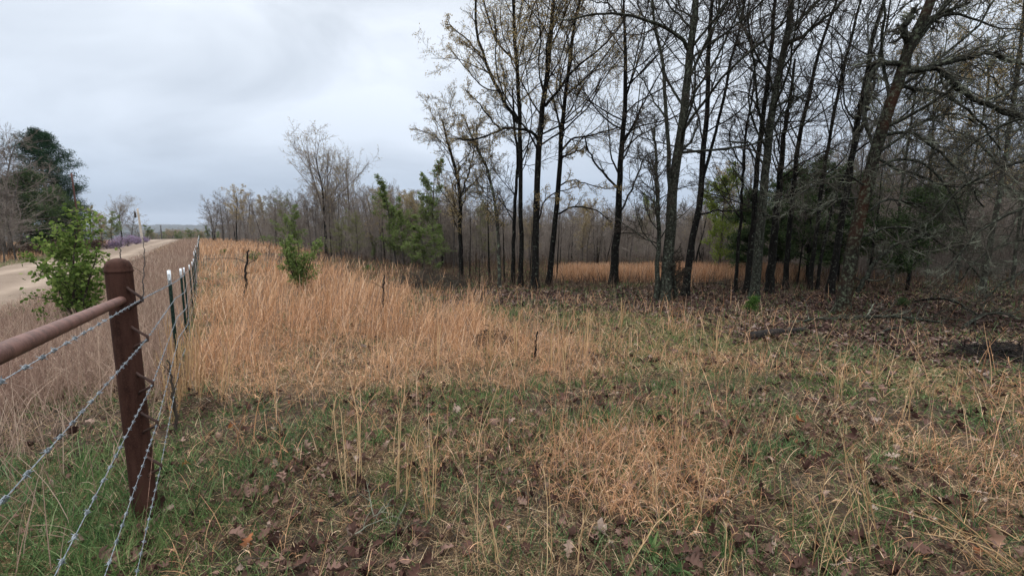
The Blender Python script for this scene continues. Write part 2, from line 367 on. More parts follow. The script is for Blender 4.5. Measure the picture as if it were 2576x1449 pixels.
Z_BAND = poly([(1390, 706), (1530, 711), (1700, 712), (1990, 711), (2010, 704), (1990, 696), (1420, 697)])
Z_CORE = poly([(478, 960), (540, 930), (700, 930), (880, 925), (985, 900), (1080, 890), (1200, 880), (1240, 850), (1120, 790), (1040, 735), (900, 690), (800, 668), (660, 640), (560, 612), (500, 604)])
Z_LITTER = poly([(1040, 745), (1200, 770), (1420, 775), (1700, 790), (1840, 850), (1960, 880), (2200, 880), (2350, 900), (2620, 960), (2700, 780), (2600, 730), (2300, 735), (2000, 728), (1500, 728), (1100, 715)])
Z_MOSS = poly([(1380, 790), (1700, 772), (1900, 820), (1960, 880), (1900, 960), (1640, 950), (1480, 880)])
Z_MOSS2 = poly([(2300, 750), (2600, 768), (2620, 800), (2480, 782), (2280, 760)])
Z_MOSS3 = poly([(2000, 900), (2300, 900), (2620, 930), (2620, 1080), (2350, 1010), (2100, 960)])
Z_GREENF = poly([(-60, 1180), (180, 1120), (420, 1180), (520, 1300), (420, 1460), (-100, 1500)])
Z_STRAWF = poly([(1380, 1130), (1560, 1080), (1800, 1160), (1840, 1260), (1700, 1330), (1450, 1290)])

def roadness(x, y):
    off = fence_off(x, y) + (fbm(x / 3, y / 3, 77) - .5) * .8
    return sst(off, 4.3, 4.9) * (1 - sst(off, 9.6, 10.3))

# ------------------------------------------------------------------ ground, road, hills
rr = np.concatenate([np.linspace(0.02, 3, 40), np.geomspace(3.08, 60, 240), np.geomspace(61, 9000, 150)])
aa = np.concatenate([np.linspace(-180, -75, 40, endpoint=False), np.linspace(-75, 75, 420, endpoint=False), np.linspace(75, 180, 40)])
aa = np.radians(aa)
X = rr[:, None] * np.sin(aa)[None]; Y = rr[:, None] * np.cos(aa)[None]; Z = H(X, Y)
nr, na = X.shape; xf, yf = X.ravel(), Y.ravel()
zg = np.maximum(np.maximum(soft(xf, yf, Z_MOSS), soft(xf, yf, Z_MOSS2)), np.maximum(soft(xf, yf, Z_MOSS3), .8 * soft(xf, yf, Z_GREENF)))
offg = fence_off(xf, yf); rg_ = np.hypot(xf, yf)
zg = np.maximum(zg, sst(offg, 10, 10.6) * (1 - sst(offg, 13, 16)) * .9)
zl = np.maximum(np.maximum(soft(xf, yf, Z_LITTER), sst(rg_, 160, 200)), sst(np.degrees(np.arctan2(xf, yf)), -22, -8) * sst(rg_, 24, 34))
zs = np.maximum(np.maximum(soft(xf, yf, Z_GOLD), soft(xf, yf, Z_BAND)), sst(rg_, 45, 60) * (rg_ < 160) * (np.degrees(np.arctan2(xf, yf)) < -20))
cols = np.stack([zg * .8, zl * .9, zs * .6, np.ones_like(zg)], 1)
i = np.arange(nr - 1)[:, None] * na; j = np.arange(na - 1)[None]
q = np.stack([i + j, i + j + 1, i + na + j + 1, i + na + j], -1).reshape(-1, 4)[:, ::-1]
tag(mesh('ground', np.stack([xf, yf, Z.ravel()], 1), q, M['ground'], smooth=True, cols=cols), kind='structure')

tt = np.concatenate([np.linspace(-25, 60, 180), np.linspace(61, 185, 90)]); oo = np.linspace(4.2, 10.4, 40)
bx = -2.0 + FD[0] * tt[:, None] + FN[0] * (oo[None] + (fbm(tt / 6, tt * 0, 5)[:, None] - .5) * .7); by = 2.45 + FD[1] * tt[:, None] + FN[1] * (oo[None] + (fbm(tt / 6, tt * 0, 5)[:, None] - .5) * .7)
u = (oo - 7.3) / 3.1
bz = H(bx, by) + .05 * (1 - u[None] ** 2) + .035 - .035 * (np.exp(-((np.abs(u)[None] - .45) / .16) ** 2)) - .09 * (np.abs(u)[None] > .97)
n1, n2 = bx.shape; i = np.arange(n1 - 1)[:, None] * n2; j = np.arange(n2 - 1)[None]
q = np.stack([i + j, i + j + 1, i + n2 + j + 1, i + n2 + j], -1).reshape(-1, 4)
tk = np.clip(np.exp(-((np.abs(u)[None] - .45) / .15) ** 2) * (.5 + fbm(bx, by, 91)), 0, 1).ravel()
tag(mesh('gravel_road', np.stack([bx, by, bz], -1).reshape(-1, 3), q, M['road'], smooth=True, cols=np.stack([tk, tk * 0, tk * 0, tk * 0 + 1], 1)), kind='structure')

ra = np.concatenate([np.linspace(600, 1500, 50), np.linspace(1520, 4200, 60)]); az_ = np.radians(np.linspace(-70, 60, 900))
HX = ra[:, None] * np.sin(az_); HY = ra[:, None] * np.cos(az_)
ridge1 = np.exp(-((ra[:, None] - 1150) / 260) ** 2) * (22 + 16 * fbm(HX / 420, HY / 420, 21))
ridge2 = sst(ra, 1700, 3400)[:, None] * (36 + 34 * fbm(HX / 700, HY / 700, 25) + 14 * fbm(HX / 160, HY / 160, 26))
HZ = -46 + ridge1 + ridge2 + 7 * vn(HX / 14, HY / 14, 31) + 3 * vn(HX / 6, HY / 6, 33)
n1, n2 = HX.shape; i = np.arange(n1 - 1)[:, None] * n2; j = np.arange(n2 - 1)[None]
q = np.stack([i + j, i + j + 1, i + n2 + j + 1, i + n2 + j], -1).reshape(-1, 4)[:, ::-1]
tag(mesh('hills', np.stack([HX, HY, HZ], -1).reshape(-1, 3), q, M['hills']), kind='structure')

# ------------------------------------------------------------------ corner post with rail
pb = gpt(367, 1290); PX, PY = pb[0], pb[1]
post_top = float(vpl(300, 668, PY)[2]); PR = .0585
post_xtop = float(vpl(297, 668, PY)[0])
corner = thing('corner_post', (PX, PY, 0), 'thick rusty steel pipe corner post with a round cap standing in the grass at left', 'fence post')
L_ = np.array([PX, PY, 0])
def axis(z): return np.array([PX + (post_xtop - PX) * z / post_top, PY, z])
g = Geo(); tube1(g, [axis(-.3), axis(.3), axis(.7), axis(post_top - .035)], PR, 40, 20, cap=False); g.build('post_pipe', M['rust_post'], corner, origin=L_)
g = Geo(); hh = [(-.036, PR + .001), (-.03, PR + .005), (-.024, PR + .002), (-.01, PR), (.008, PR * .93), (.022, PR * .78), (.033, PR * .5), (.038, PR * .2), (.039, .001)]
P_ = np.array([axis(post_top + a) for a, b in hh]); R_ = np.array([b for a, b in hh]); V, q = tubes(P_[None], R_[None], 40, rough=.02); g.add(V, q)
g.build('cap', M['rust_post'], corner, origin=L_)
def plane_pt(px, py, o=0.0):
    """point on the vertical plane of the fence (through the post, shifted o to its right)"""
    d = ray(px, py); n = -FN; p0 = np.array([PX, PY]) + n * o
    t = ((p0 - CAM[:2]) @ n) / (d[:2] @ n); return CAM + d * t
ra_ = plane_pt(322, 748, -.0); rb = plane_pt(0, 889, 0.0); dr_ = rb - ra_
g = Geo(); tube1(g, [ra_, rb, rb + dr_ * .9], .0215, 24, 24, rough=.01); g.build('rail', M['rust_rail'], corner, origin=L_)
g = Geo(); tube1(g, [ra_ + dr_ * .035, ra_ + dr_ * .055], .026, 20, rough=.1, cap=False); g.build('weld', M['rust_dark'], corner, origin=L_)
hooks = [(354, 754), (370, 852), (383, 967), (395, 1066), (404, 1174)]; HK = []
for (hx, hy) in hooks:
    tip = vpl(hx, hy, PY - .02); HK.append(tip); a = axis(tip[2] + .055) + np.array([PR * .92, -.02, 0]); b = axis(tip[2] - .05) + np.array([PR * .92, -.02, 0])
    g = Geo(); tube1(g, [a + [-.005, 0, .012], a + [.006, 0, 0], tip + [.004, 0, .012], tip + [.002, 0, -.008], b + [.008, 0, .01], b + [-.004, 0, -.004]], .0072, 8, rough=.15)
    g.build('wire_hook', M['rust_dark'], corner, origin=L_)
# T posts and wires
fence = thing('barbed_wire_fence', (PX, PY, 0), 'barbed wire fence of white-tipped green steel posts running along the gravel road', 'fence')
def tprofile(p, h0, h1, flip=1):
    """T section with studs on the flange"""
    V = []; Fq = []
    def box(cx, cy, sx, sy, z0, z1):
        b = len(V); 
        for z in (z0, z1):
            for (u_, v_) in ((-1, -1), (1, -1), (1, 1), (-1, 1)):
                o_ = np.array([cx + u_ * sx, cy + v_ * sy]); w = FN * o_[0] + FD * o_[1]; V.append([p[0] + w[0], p[1] + w[1], z])
        Fq.extend([[b, b + 1, b + 5, b + 4], [b + 1, b + 2, b + 6, b + 5], [b + 2, b + 3, b + 7, b + 6], [b + 3, b, b + 4, b + 7], [b + 4, b + 5, b + 6, b + 7], [b + 3, b + 2, b + 1, b]])
    box(0, 0, .015, .003, h0, h1); box(0, .020, .003, .017, h0 + .001, h1 - .001)
    z = h0 + .03
    while z < h1 - .02: box(0, -.007, .005, .004, z, z + .014); z += .054
    return V, Fq
tp = []; s = 0.0
base1 = gd(434, 4.45)
t1 = (base1[:2] - np.array([PX, PY])) @ FD
dist = t1; k = 0; rgp = np.random.default_rng(4)
TPZ = {0: 680, 1: 675.5, 2: 673}
while dist < 118:
    p = np.array([PX, PY]) + FD * dist + (-FN) * .09 + FN * rgp.normal(0, .03) * (k > 1)
    gz = float(H(p[0], p[1])); top = gz + 1.26 + (rgp.normal(0, .03) if k > 2 else 0)
    if k in TPZ:
        d = ray(450, TPZ[k]); top = float(CAM[2] + d[2] * p[1] / d[1])
    V, Fq = tprofile(p, gz - .3, top - .13); o = mesh('fence_post', np.array(V) - L_, Fq, M['post_green'], fence)
    V, Fq = tprofile(p, top - .129, top); tip_ = mesh('white_tip', np.array(V) - L_, Fq, M['post_white'], o)
    tp.append((p, gz, top)); dist += (2.75, 3.1, 3.0)[k % 3] if k < 6 else 3.2; k += 1
left_ends = [(0, 961), (0, 1268), (137, 1449), (263, 1449), (342, 1449)]
def barbed(name, pts, mat, r=.00085, barb_to=9.0, seed=0):
    P, _ = resample_lin(pts, .018, barb_to); rgw = np.random.default_rng(seed)
    s = np.concatenate([[0], np.cumsum(np.linalg.norm(np.diff(P, axis=0), axis=1))]); g = Geo(); T = nrm(np.gradient(P, axis=0)); A = nrm(np.cross(T, [0, 0, 1.])); B = np.cross(T, A)
    far = np.hypot(P[:, 0], P[:, 1]); rad = r * np.clip(far / 6, 1, 1.7)
    for ph in (0, np.pi):
        a = s / .028 * np.pi + ph; V, q = tubes((P + (A * np.cos(a)[:, None] + B * np.sin(a)[:, None]) * r * .8)[None], rad[None] * .9, 5); g.add(V, q)
    z = .05
    while z < s[-1]:
        i = np.searchsorted(s, z); i = min(i, len(P) - 1)
        if far[i] > barb_to: break
        c = P[i]; t = T[i]
        V, q = tubes(np.array([c + t * (k / 8 - .5) * .012 + (A[i] * math.cos(k * 1.57) + B[i] * math.sin(k * 1.57)) * .0045 for k in range(9)])[None], np.full((1, 9), .0010), 5); g.add(V, q)
        for e_ in range(4):
            a = rgw.uniform(0, 6.28); dd = (A[i] * math.cos(a) + B[i] * math.sin(a)) + t * rgw.normal(0, .35); p0 = c + t * (.006 if e_ % 2 else -.006)
            V, q = tubes(np.array([p0 - dd * .003, p0 + dd * .009])[None], np.array([[.0011, .0005]]), 5); g.add(V, q)
        z += rgw.uniform(.09, .13)
    return g
def resample_lin(pts, step, near):
    out = []
    for a, b in zip(pts[:-1], pts[1:]):
        L = np.linalg.norm(b - a); st = step if min(np.hypot(*a[:2]), np.hypot(*b[:2])) < near else 1.0; n = max(2, int(L / st)); t = np.linspace(0, 1, n, endpoint=False)[:, None]; out.append(a + (b - a) * t)
    out.append(pts[-1][None]); return np.concatenate(out), None
fr_ = [.93, .74, .55, .36, .17]
t1y = [712, 752, 800, 850, 905]
for w in range(5):
    hk = HK[w]; e = left_ends[w]; pe = plane_pt(e[0], e[1], (hk[:2] - np.array([PX, PY])) @ (-FN)); near_end = hk + (pe - hk) * (1.7 if w < 2 else 1.35)
    pts = [near_end, pe, hk]
    for k, (p, gz, top) in enumerate(tp):
        z = gz + (top - gz) * fr_[w] - .02
        if k == 0: z = float(CAM[2] + ray(432, t1y[w])[2] * p[1] / ray(432, t1y[w])[1])
        pts.append(np.array([p[0] - FN[0] * .03, p[1] - FN[1] * .03, z]))
    g = barbed('barbed_wire', pts, M['wire'], seed=w); o = g.build('barbed_wire', M['wire'], fence, origin=L_)
a = HK[3] + np.array([-.01, -.02, -.09]); b = plane_pt(352, 1449, .02)
g = barbed('w', [b + (b - a) * .2, b, a, np.array([tp[0][0][0], tp[0][0][1], tp[0][1] + .35])], None, .0010, seed=9); o = g.build('rusty_wire', M['wire_rust'], fence, origin=L_); tag(o, 'loose rusty barbed strand')

# ------------------------------------------------------------------ trees
def tree_levels(P, R, rng, spec, want_tips=False):
    """spec: list of dict(K,t0,t1,ang,av,lr,rr,n,wob,up,sides,taper,rmin)"""
    outs = []
    for sp in spec:
        pos, d, L, r0 = kids(P, R, sp['K'], sp.get('t0', .2), sp.get('t1', .98), sp['ang'], sp.get('av', .2), sp['lr'], sp.get('rr', .55), rng, sp.get('taper', .45), sp.get('flat', 0))
        if 'Lmin' in sp: L = np.maximum(L, sp['Lmin'])
        r0 = np.clip(r0, sp.get('rmin', .003), None)
        P, R = grow(pos, d, L, r0, sp['n'], sp['wob'], sp.get('up', 0), sp.get('endr', .35), rng)
        outs.append((P, R, sp.get('sides', 3)))
    return outs
OAK = lambda dens=1, s=1: [
    dict(K=int(16 * dens), t0=.30, t1=.97, ang=.80, av=.25, lr=.34, rr=.34, n=9, wob=.15, up=.05, sides=5, taper=.35, rmin=.010),
    dict(K=8, t0=.15, ang=.72, av=.22, lr=.46, rr=.55, n=6, wob=.17, up=.04, sides=4, rmin=.0075),
    dict(K=7, t0=.12, ang=.75, av=.25, lr=.48, rr=.6, n=5, wob=.2, up=.03, sides=3, rmin=.0058),
    dict(K=5, t0=.12, ang=.75, av=.3, lr=.52, rr=.7, n=4, wob=.25, up=.02, sides=3, rmin=.0046)]
def pxline(pts, Y, dep=0.0, rng=None):
    out = []
    for k, (x, y) in enumerate(pts): out.append(vpl(x, y, Y + dep * k / max(1, len(pts) - 1)))
    return np.array(out)
def big_tree(trunks, limbs, Y, label, bark_m='bark_black', twig_m='bark_twig', seed=1, top_ext=5.0, foliage=None, fol_n=0, spec=None, group=None, cat='tree', sub=True, dens=1, name='bare_tree', fol_size=.05, limb_spec=None):
    """trunks: list of (pixel points from base to top, width px at base, at top). limbs likewise."""
    rng = np.random.default_rng(seed); b0 = trunks[0][0][0]; base = gd(b0[0], Y); root = thing(name, base, label, cat, group)
    g = Geo(); allP = []
    for ti, (pts, w0, w1) in enumerate(trunks):
        P = pxline(pts, Y)
        if ti == 0 or pts[0][1] > 680:
            P[0, 2] = H(P[0, 0], P[0, 1]) - .12
        sc = Y / F
        R = np.linspace(w0 * sc / 2, w1 * sc / 2, len(P)) * .84 * math.cos(math.atan((pts[0][0] - 1288) / F))
        if pts[-1][1] < 30 and top_ext:     # goes on above the frame
            d = nrm(P[-1] - P[-2]); d = nrm(d + [0, rng.normal(0, .1), .3]); P = np.vstack([P, P[-1] + d * top_ext * .5 + rng.normal(0, .15, 3), P[-1] + d * top_ext + rng.normal(0, .3, 3)]); R = np.concatenate([R, [R[-1] * .6, R[-1] * .2]])
        P, R = resample(P, R, 30)
        if ti == 0 or pts[0][1] > 680:
            hgt_ = P[:, 2] - P[0, 2]; R = R * (1 + .55 * np.exp(-hgt_ / .12) + .22 * np.exp(-hgt_ / .9))
        P[2:-1] += rng.normal(0, .012, P[2:-1].shape)
        V, q = tubes(P[None], R[None], 12 if w0 > 9 else 8, rough=.09, seed=seed); g.add(V, q); allP.append((P, R))
    g.build('trunk', M[bark_m], root, origin=base)
    gc = Geo(); LP = []
    for (pts, w0, w1, dep) in limbs:
        P = pxline(pts, Y, dep); R = np.linspace(w0, w1, len(P)) * Y / F / 2; P, R = resample(P, R, 14); P[1:] += rng.normal(0, .02, P[1:].shape); LP.append((P, R))
    spec = spec or OAK(dens); tips = []
    gl = Geo()
    if LP:
        A = np.stack([p for p, r in LP]); B = np.stack([r for p, r in LP]); V, q = tubes(A, B, 7, rough=.06); gl.add(V, q)
        for P, R, sd in tree_levels(A, B, rng, limb_spec or [dict(K=8, t0=.12, ang=.75, av=.25, lr=.32, rr=.5, n=6, wob=.17, up=.05, sides=4, rmin=.007)] + spec[2:]): V, q = tubes(P, R, sd); gc.add(V, q); tips.append(P)
    A = np.stack([p for p, r in allP]); B = np.stack([r for p, r in allP])
    lev = tree_levels(A, B, rng, spec)
    for li, (P, R, sd) in enumerate(lev):
        V, q = tubes(P, R, sd); (gl if li == 0 else gc).add(V, q); tips.append(P)
    gl.build('limbs', M['bark_lichen' if bark_m == 'bark_red' else bark_m], root, origin=base)
    gc.build('twigs', M[twig_m], root, origin=base)
    if foliage:
        T = np.concatenate([t.reshape(-1, 3) for t in tips if t.shape[0] > 300]); T = T[rng.integers(0, len(T), fol_n)]
        if callable(foliage[1]): T = T[foliage[1](T - base, rng)]
        C = T + rng.normal(0, .04, T.shape); V, q = cards(C, rng.uniform(.6, 1.3, len(C)) * fol_size, rng, 2.0, .9); mesh('leaves', V - base, q, M[foliage[0]], root)
    return root

# main stand (pixel outlines are turned into points on upright planes at each tree's own distance)
def yb(px, py): return float(gpt(px, py)[1])
G1 = 'tall dark oaks at the near edge of the wood'
big_tree([([(1161, 706), (1158, 587), (1156, 480), (1137, 395), (1121, 341), (1112, 300)], 14, 4)], [([(1157, 500), (1180, 430), (1195, 370), (1200, 320)], 5, 2, .5)], yb(1161, 706), 'short dark oak with yellowish young leaves, leftmost of the black trunks', foliage=('catkin', None), fol_n=6000, seed=11, top_ext=0, spec=OAK(1.3))
big_tree([([(1257, 722), (1252, 576), (1233, 453), (1206, 384), (1188, 347), (1170, 300)], 10, 4)], [([(1206, 384), (1190, 352), (1165, 350), (1140, 349)], 5, 2, .4)], yb(1257, 722), 'slender crooked grey tree leaning left beside the short dark oak', 'bark_grey', seed=12, top_ext=0, foliage=('catkin', None), fol_n=4000, spec=OAK(1.0))
big_tree([([(1289, 718), (1294, 533), (1302, 405), (1292, 300), (1290, 220)], 12, 4)], [], yb(1289, 716), 'thin dark tree tight against the left side of the forked tall oak', seed=13, top_ext=0, spec=OAK(.9))
big_tree([([(1310, 722), (1310, 533), (1308, 320), (1302, 187), (1294, 107), (1292, 0)], 14, 8)],
    [([(1302, 309), (1254, 229), (1222, 160), (1201, 80), (1196, 10), (1190, -60)], 9, 4, -1), ([(1290, 150), (1249, 101), (1222, 27), (1210, -40)], 6, 3, .8), ([(1222, 160), (1185, 110), (1150, 80), (1120, 60)], 4, 2, -.6), ([(1254, 229), (1215, 220), (1170, 170), (1130, 120)], 4, 1.5, .6)],
    yb(1310, 721), 'tall dark oak whose big left limb slants up over the open field', foliage=('catkin', None), fol_n=22000, seed=14, dens=1.5, fol_size=.06)
big_tree([([(1345, 727), (1348, 560), (1356, 373), (1366, 267), (1380, 160), (1388, 53), (1393, 0)], 21, 9)],
    [([(1356, 360), (1334, 333), (1308, 326), (1260, 326), (1228, 341), (1190, 352), (1150, 349)], 8, 3, -1), ([(1260, 326), (1233, 299), (1200, 255), (1170, 225)], 4, 2, -1), ([(1372, 267), (1404, 229), (1436, 187), (1478, 149), (1532, 101), (1570, 60)], 8, 3, 1.2), ([(1352, 560), (1375, 500), (1420, 480), (1450, 470)], 4, 2, -1)],
    yb(1345, 726), 'tall black oak with a level limb crossing its left neighbour', foliage=('catkin', None), fol_n=18000, seed=15, dens=1.4, fol_size=.06)
big_tree([([(1380, 720), (1393, 587), (1406, 453), (1412, 347), (1422, 240), (1436, 133), (1446, 53), (1460, 0)], 17, 7)],
    [([(1412, 380), (1440, 350), (1500, 338), (1560, 320), (1610, 300)], 6, 2, 1), ([(1408, 400), (1440, 385), (1475, 372)], 5, 3, -.5), ([(1404, 470), (1440, 452), (1500, 470), (1560, 478)], 4, 1.5, -.8), ([(1410, 330), (1395, 260), (1372, 200)], 6, 3, 1), ([(1400, 540), (1450, 520), (1500, 530), (1540, 560)], 5, 2, -1), ([(1425, 240), (1480, 190), (1540, 120), (1600, 40)], 5, 2, .8)],
    yb(1380, 719), 'tall dark oak with a lichen-spotted base leaning slightly right', foliage=('catkin', None), fol_n=12000, seed=16, dens=1.4, fol_size=.06)
big_tree([([(1543, 718), (1550, 613), (1556, 533), (1558, 480), (1564, 373), (1572, 267), (1574, 160), (1572, 80), (1570, 0)], 25, 6)],
    [([(1556, 478), (1521, 437), (1500, 416), (1478, 373), (1470, 340)], 6, 3, -1), ([(1562, 530), (1600, 453), (1620, 400), (1650, 380)], 5, 3, .8), ([(1558, 440), (1540, 400), (1530, 330), (1528, 250)], 5, 2, .4), ([(1566, 370), (1600, 300), (1640, 220), (1680, 150)], 5, 2, -1), ([(1552, 590), (1580, 585), (1620, 588), (1650, 600)], 3, 1, -.5), ([(1570, 260), (1600, 170), (1620, 90), (1630, 0)], 5, 2, .5)],
    yb(1543, 716), 'lone straight black oak with many fine bare branches standing clear of its neighbours', seed=17, dens=2.0)
big_tree([([(1673, 756), (1686, 587), (1692, 480), (1708, 373), (1721, 267), (1734, 160), (1742, 80), (1750, 0)], 34, 17), ([(1688, 500), (1683, 430), (1681, 373), (1676, 299), (1670, 187), (1657, 107), (1644, 43), (1640, 0)], 14, 7), ([(1652, 733), (1657, 587), (1652, 453), (1649, 373), (1646, 320)], 15, 5), ([(1704, 742), (1694, 690), (1690, 640)], 12, 10)],
    [([(1730, 125), (1710, 90), (1686, 77), (1649, 59), (1601, 45), (1553, 33), (1510, 33), (1446, 48), (1409, 52)], 10, 3, -.8), ([(1700, 400), (1740, 350), (1755, 300), (1740, 268)], 6, 3, 1), ([(1676, 300), (1650, 260), (1610, 190), (1580, 150)], 5, 2, .6), ([(1550, 33), (1530, 10), (1500, 5), (1470, -10)], 4, 1.5, .3)],
    yb(1673, 757), 'thick multi-stemmed oak with grey-green lichened trunk and a long arching limb to the left', 'bark_lichen', seed=18, dens=1.5)
big_tree([([(1722, 748), (1741, 613), (1757, 533), (1765, 453), (1773, 347), (1780, 267), (1782, 133), (1789, 27), (1792, 0)], 22, 9), ([(1768, 450), (1797, 347), (1818, 256), (1840, 149), (1858, 80), (1872, 0)], 10, 6)],
    [([(1760, 540), (1810, 530), (1860, 530), (1930, 510)], 5, 2, -1), ([(1850, 115), (1885, 105), (1910, 112)], 3, 1.5, -.4)],
    yb(1722, 747), 'dark forked oak leaning right out of the lichened cluster', seed=19, dens=1.4)
big_tree([([(1850, 737), (1858, 613), (1866, 507), (1872, 400), (1877, 320), (1895, 230), (1900, 150)], 11, 4)], [([(1870, 420), (1840, 370), (1835, 330), (1850, 290)], 4, 2, .4)], yb(1850, 735), 'thin dark tree, leftmost of the right-hand group', seed=20, top_ext=0, dens=1.1)
big_tree([([(1877, 742), (1893, 587), (1904, 427), (1920, 293), (1936, 160), (1946, 53), (1950, 0)], 18, 10)], [([(1925, 330), (1900, 260), (1870, 230), (1840, 235)], 5, 2, -.6)], yb(1877, 740) , 'straight dark tree close behind the lichen-patched pair', seed=21, dens=1.3)
big_tree([([(1896, 756), (1914, 560), (1930, 400), (1946, 267), (1965, 160), (1984, 69), (1990, 0)], 29, 15)],
    [([(1984, 75), (2010, 50), (2040, 22), (2080, -20)], 10, 6, .8), ([(1976, 118), (1990, 104), (2021, 91), (2058, 59), (2112, 11), (2150, -30)], 10, 5, -.8), ([(1925, 430), (1890, 365), (1850, 358), (1818, 357)], 6, 2, -.5), ([(1950, 270), (2000, 245), (2030, 255), (2060, 240)], 6, 2, -1)],
    yb(1896, 757), 'stout oak patched with pale lichen, small cedar at its foot', 'bark_lichen', seed=22, dens=1.5)
big_tree([([(1934, 742), (1946, 613), (1960, 480), (1968, 373), (1985, 260), (2000, 150)], 27, 7)], [], yb(1934, 740) + .3, 'dark trunk just right of the stout lichened oak', seed=23, top_ext=0, dens=1.2)
big_tree([([(1975, 728), (1984, 613), (2000, 430), (2016, 320), (2037, 240), (2058, 133), (2090, 43), (2105, 0)], 17, 7)], [], yb(1975, 727), 'dark slanting tree in front of the last golden grass', seed=24, dens=1.3)
big_tree([([(2036, 732), (2052, 600), (2070, 450), (2090, 330), (2120, 180), (2150, 60), (2165, 0)], 14, 7)], [], yb(2036, 731), 'slender slanting tree between the dark trees and the big leaning oak', seed=25, dens=1.3)
big_tree([([(2055, 733), (2068, 640), (2100, 500), (2150, 380), (2200, 200), (2230, 60), (2240, 0)], 11, 5)], [], yb(2055, 732), 'thin whip-like tree leaning right close to the big leaning oak', seed=26, dens=1.0)
big_tree([([(2085, 742), (2112, 587), (2138, 427), (2160, 299), (2181, 187), (2192, 107), (2218, 27), (2225, 0)], 24, 9)], [([(2150, 350), (2165, 260), (2178, 200), (2200, 160)], 9, 6, -.6)], yb(2085, 740), 'dark upright tree standing right behind the big leaning oak', seed=27, dens=1.3)
TANG = [dict(K=16, t0=.1, ang=.8, av=.3, lr=.42, rr=.5, n=8, wob=.24, up=-.03, sides=4, rmin=.008), dict(K=8, t0=.12, ang=.85, av=.3, lr=.45, rr=.6, n=6, wob=.27, up=0, sides=3, rmin=.0055), dict(K=6, t0=.12, ang=.8, av=.3, lr=.5, rr=.7, n=5, wob=.3, up=.02, sides=3, rmin=.004)]
YM = yb(2125, 792)
big_tree([([(2115, 800), (2144, 640), (2165, 533), (2192, 416), (2218, 331), (2250, 229), (2277, 155), (2298, 96), (2330, 27), (2341, 0)], 44, 29)],
    [([(2290, 110), (2274, 80), (2288, 43), (2300, 20)], 20, 10, -.2), ([(2270, 165), (2224, 155), (2192, 187), (2181, 240), (2172, 300), (2185, 340)], 13, 7, -.4), ([(2270, 185), (2300, 176), (2357, 176), (2400, 208), (2437, 245), (2490, 267), (2549, 291), (2620, 300)], 15, 8, -.8),
     ([(2262, 215), (2300, 222), (2340, 232), (2400, 250), (2460, 300), (2520, 380)], 10, 4, .6), ([(2285, 170), (2330, 178), (2384, 160), (2474, 136), (2517, 144), (2576, 160), (2640, 170)], 12, 6, -1.2), ([(2305, 95), (2346, 43), (2400, 21), (2437, 8)], 11, 5, .4), ([(2155, 735), (2197, 667), (2229, 629), (2256, 613), (2330, 590)], 11, 6, -.5),
     ([(2225, 340), (2290, 330), (2350, 370), (2420, 440), (2480, 520)], 9, 3, -.7), ([(2190, 430), (2260, 400), (2340, 420), (2400, 500), (2430, 590)], 8, 3, -.9), ([(2205, 390), (2260, 350), (2330, 300), (2420, 290), (2500, 330)], 8, 3, .8), ([(2170, 540), (2240, 500), (2320, 520), (2380, 560), (2440, 640)], 7, 2, -.6), ([(2180, 470), (2130, 440), (2060, 460), (1990, 500)], 6, 2, -.8), ([(2175, 500), (2110, 500), (2040, 530), (1960, 500), (1900, 480)], 6, 2, .4), ([(2210, 400), (2300, 440), (2400, 470), (2500, 460), (2580, 500)], 7, 3, .3), ([(2160, 600), (2250, 570), (2350, 600), (2450, 680), (2480, 740)], 7, 3, -.4)],
    YM, 'big leaning oak with thick reddish lichen-crusted trunk and wild spreading limbs', 'bark_red', 'bark_lichen_twig', seed=28, dens=1.0, limb_spec=TANG, spec=OAK(1.0))
big_tree([([(2468, 740), (2506, 533), (2522, 427), (2549, 267), (2565, 133), (2580, 0)], 20, 11)], [([(2512, 500), (2560, 450), (2620, 420)], 7, 4, .5), ([(2520, 430), (2480, 380), (2430, 340), (2380, 330)], 6, 3, -.6), ([(2550, 260), (2500, 200), (2440, 160)], 6, 2, -.8)], yb(2468, 738), 'grey-green tree rising at the right edge behind the tangle, golden leaves at its top', 'bark_grey', seed=29, dens=1.5, foliage=('catkin', lambda T, r: T[:, 2] > 4.2 + r.normal(0, .8, len(T))), fol_n=26000, fol_size=.06)
Yr = yb(2560, 860)
big_tree([([(2830, 850), (2850, 600), (2860, 350), (2870, 100), (2880, -200)], 50, 26)],
    [([(2850, 600), (2760, 520), (2650, 500), (2540, 540), (2440, 600), (2380, 680)], 13, 4, .6), ([(2850, 480), (2740, 400), (2620, 390), (2500, 430), (2420, 480), (2340, 560)], 13, 4, 1.2), ([(2855, 380), (2740, 300), (2620, 290), (2500, 330), (2400, 400)], 12, 3, 1.6), ([(2850, 680), (2740, 620), (2640, 640), (2540, 700), (2470, 760)], 10, 3, .5), ([(2850, 560), (2720, 570), (2600, 600), (2480, 640), (2400, 720)], 10, 3, 1.4), ([(2860, 250), (2740, 180), (2620, 190), (2500, 250)], 10, 3, 1.)],
    Yr + .8, 'oak just past the right edge whose drooping lichened branches hang into the view', 'bark_lichen', 'bark_lichen_twig', seed=30, dens=.8, limb_spec=TANG, top_ext=0)
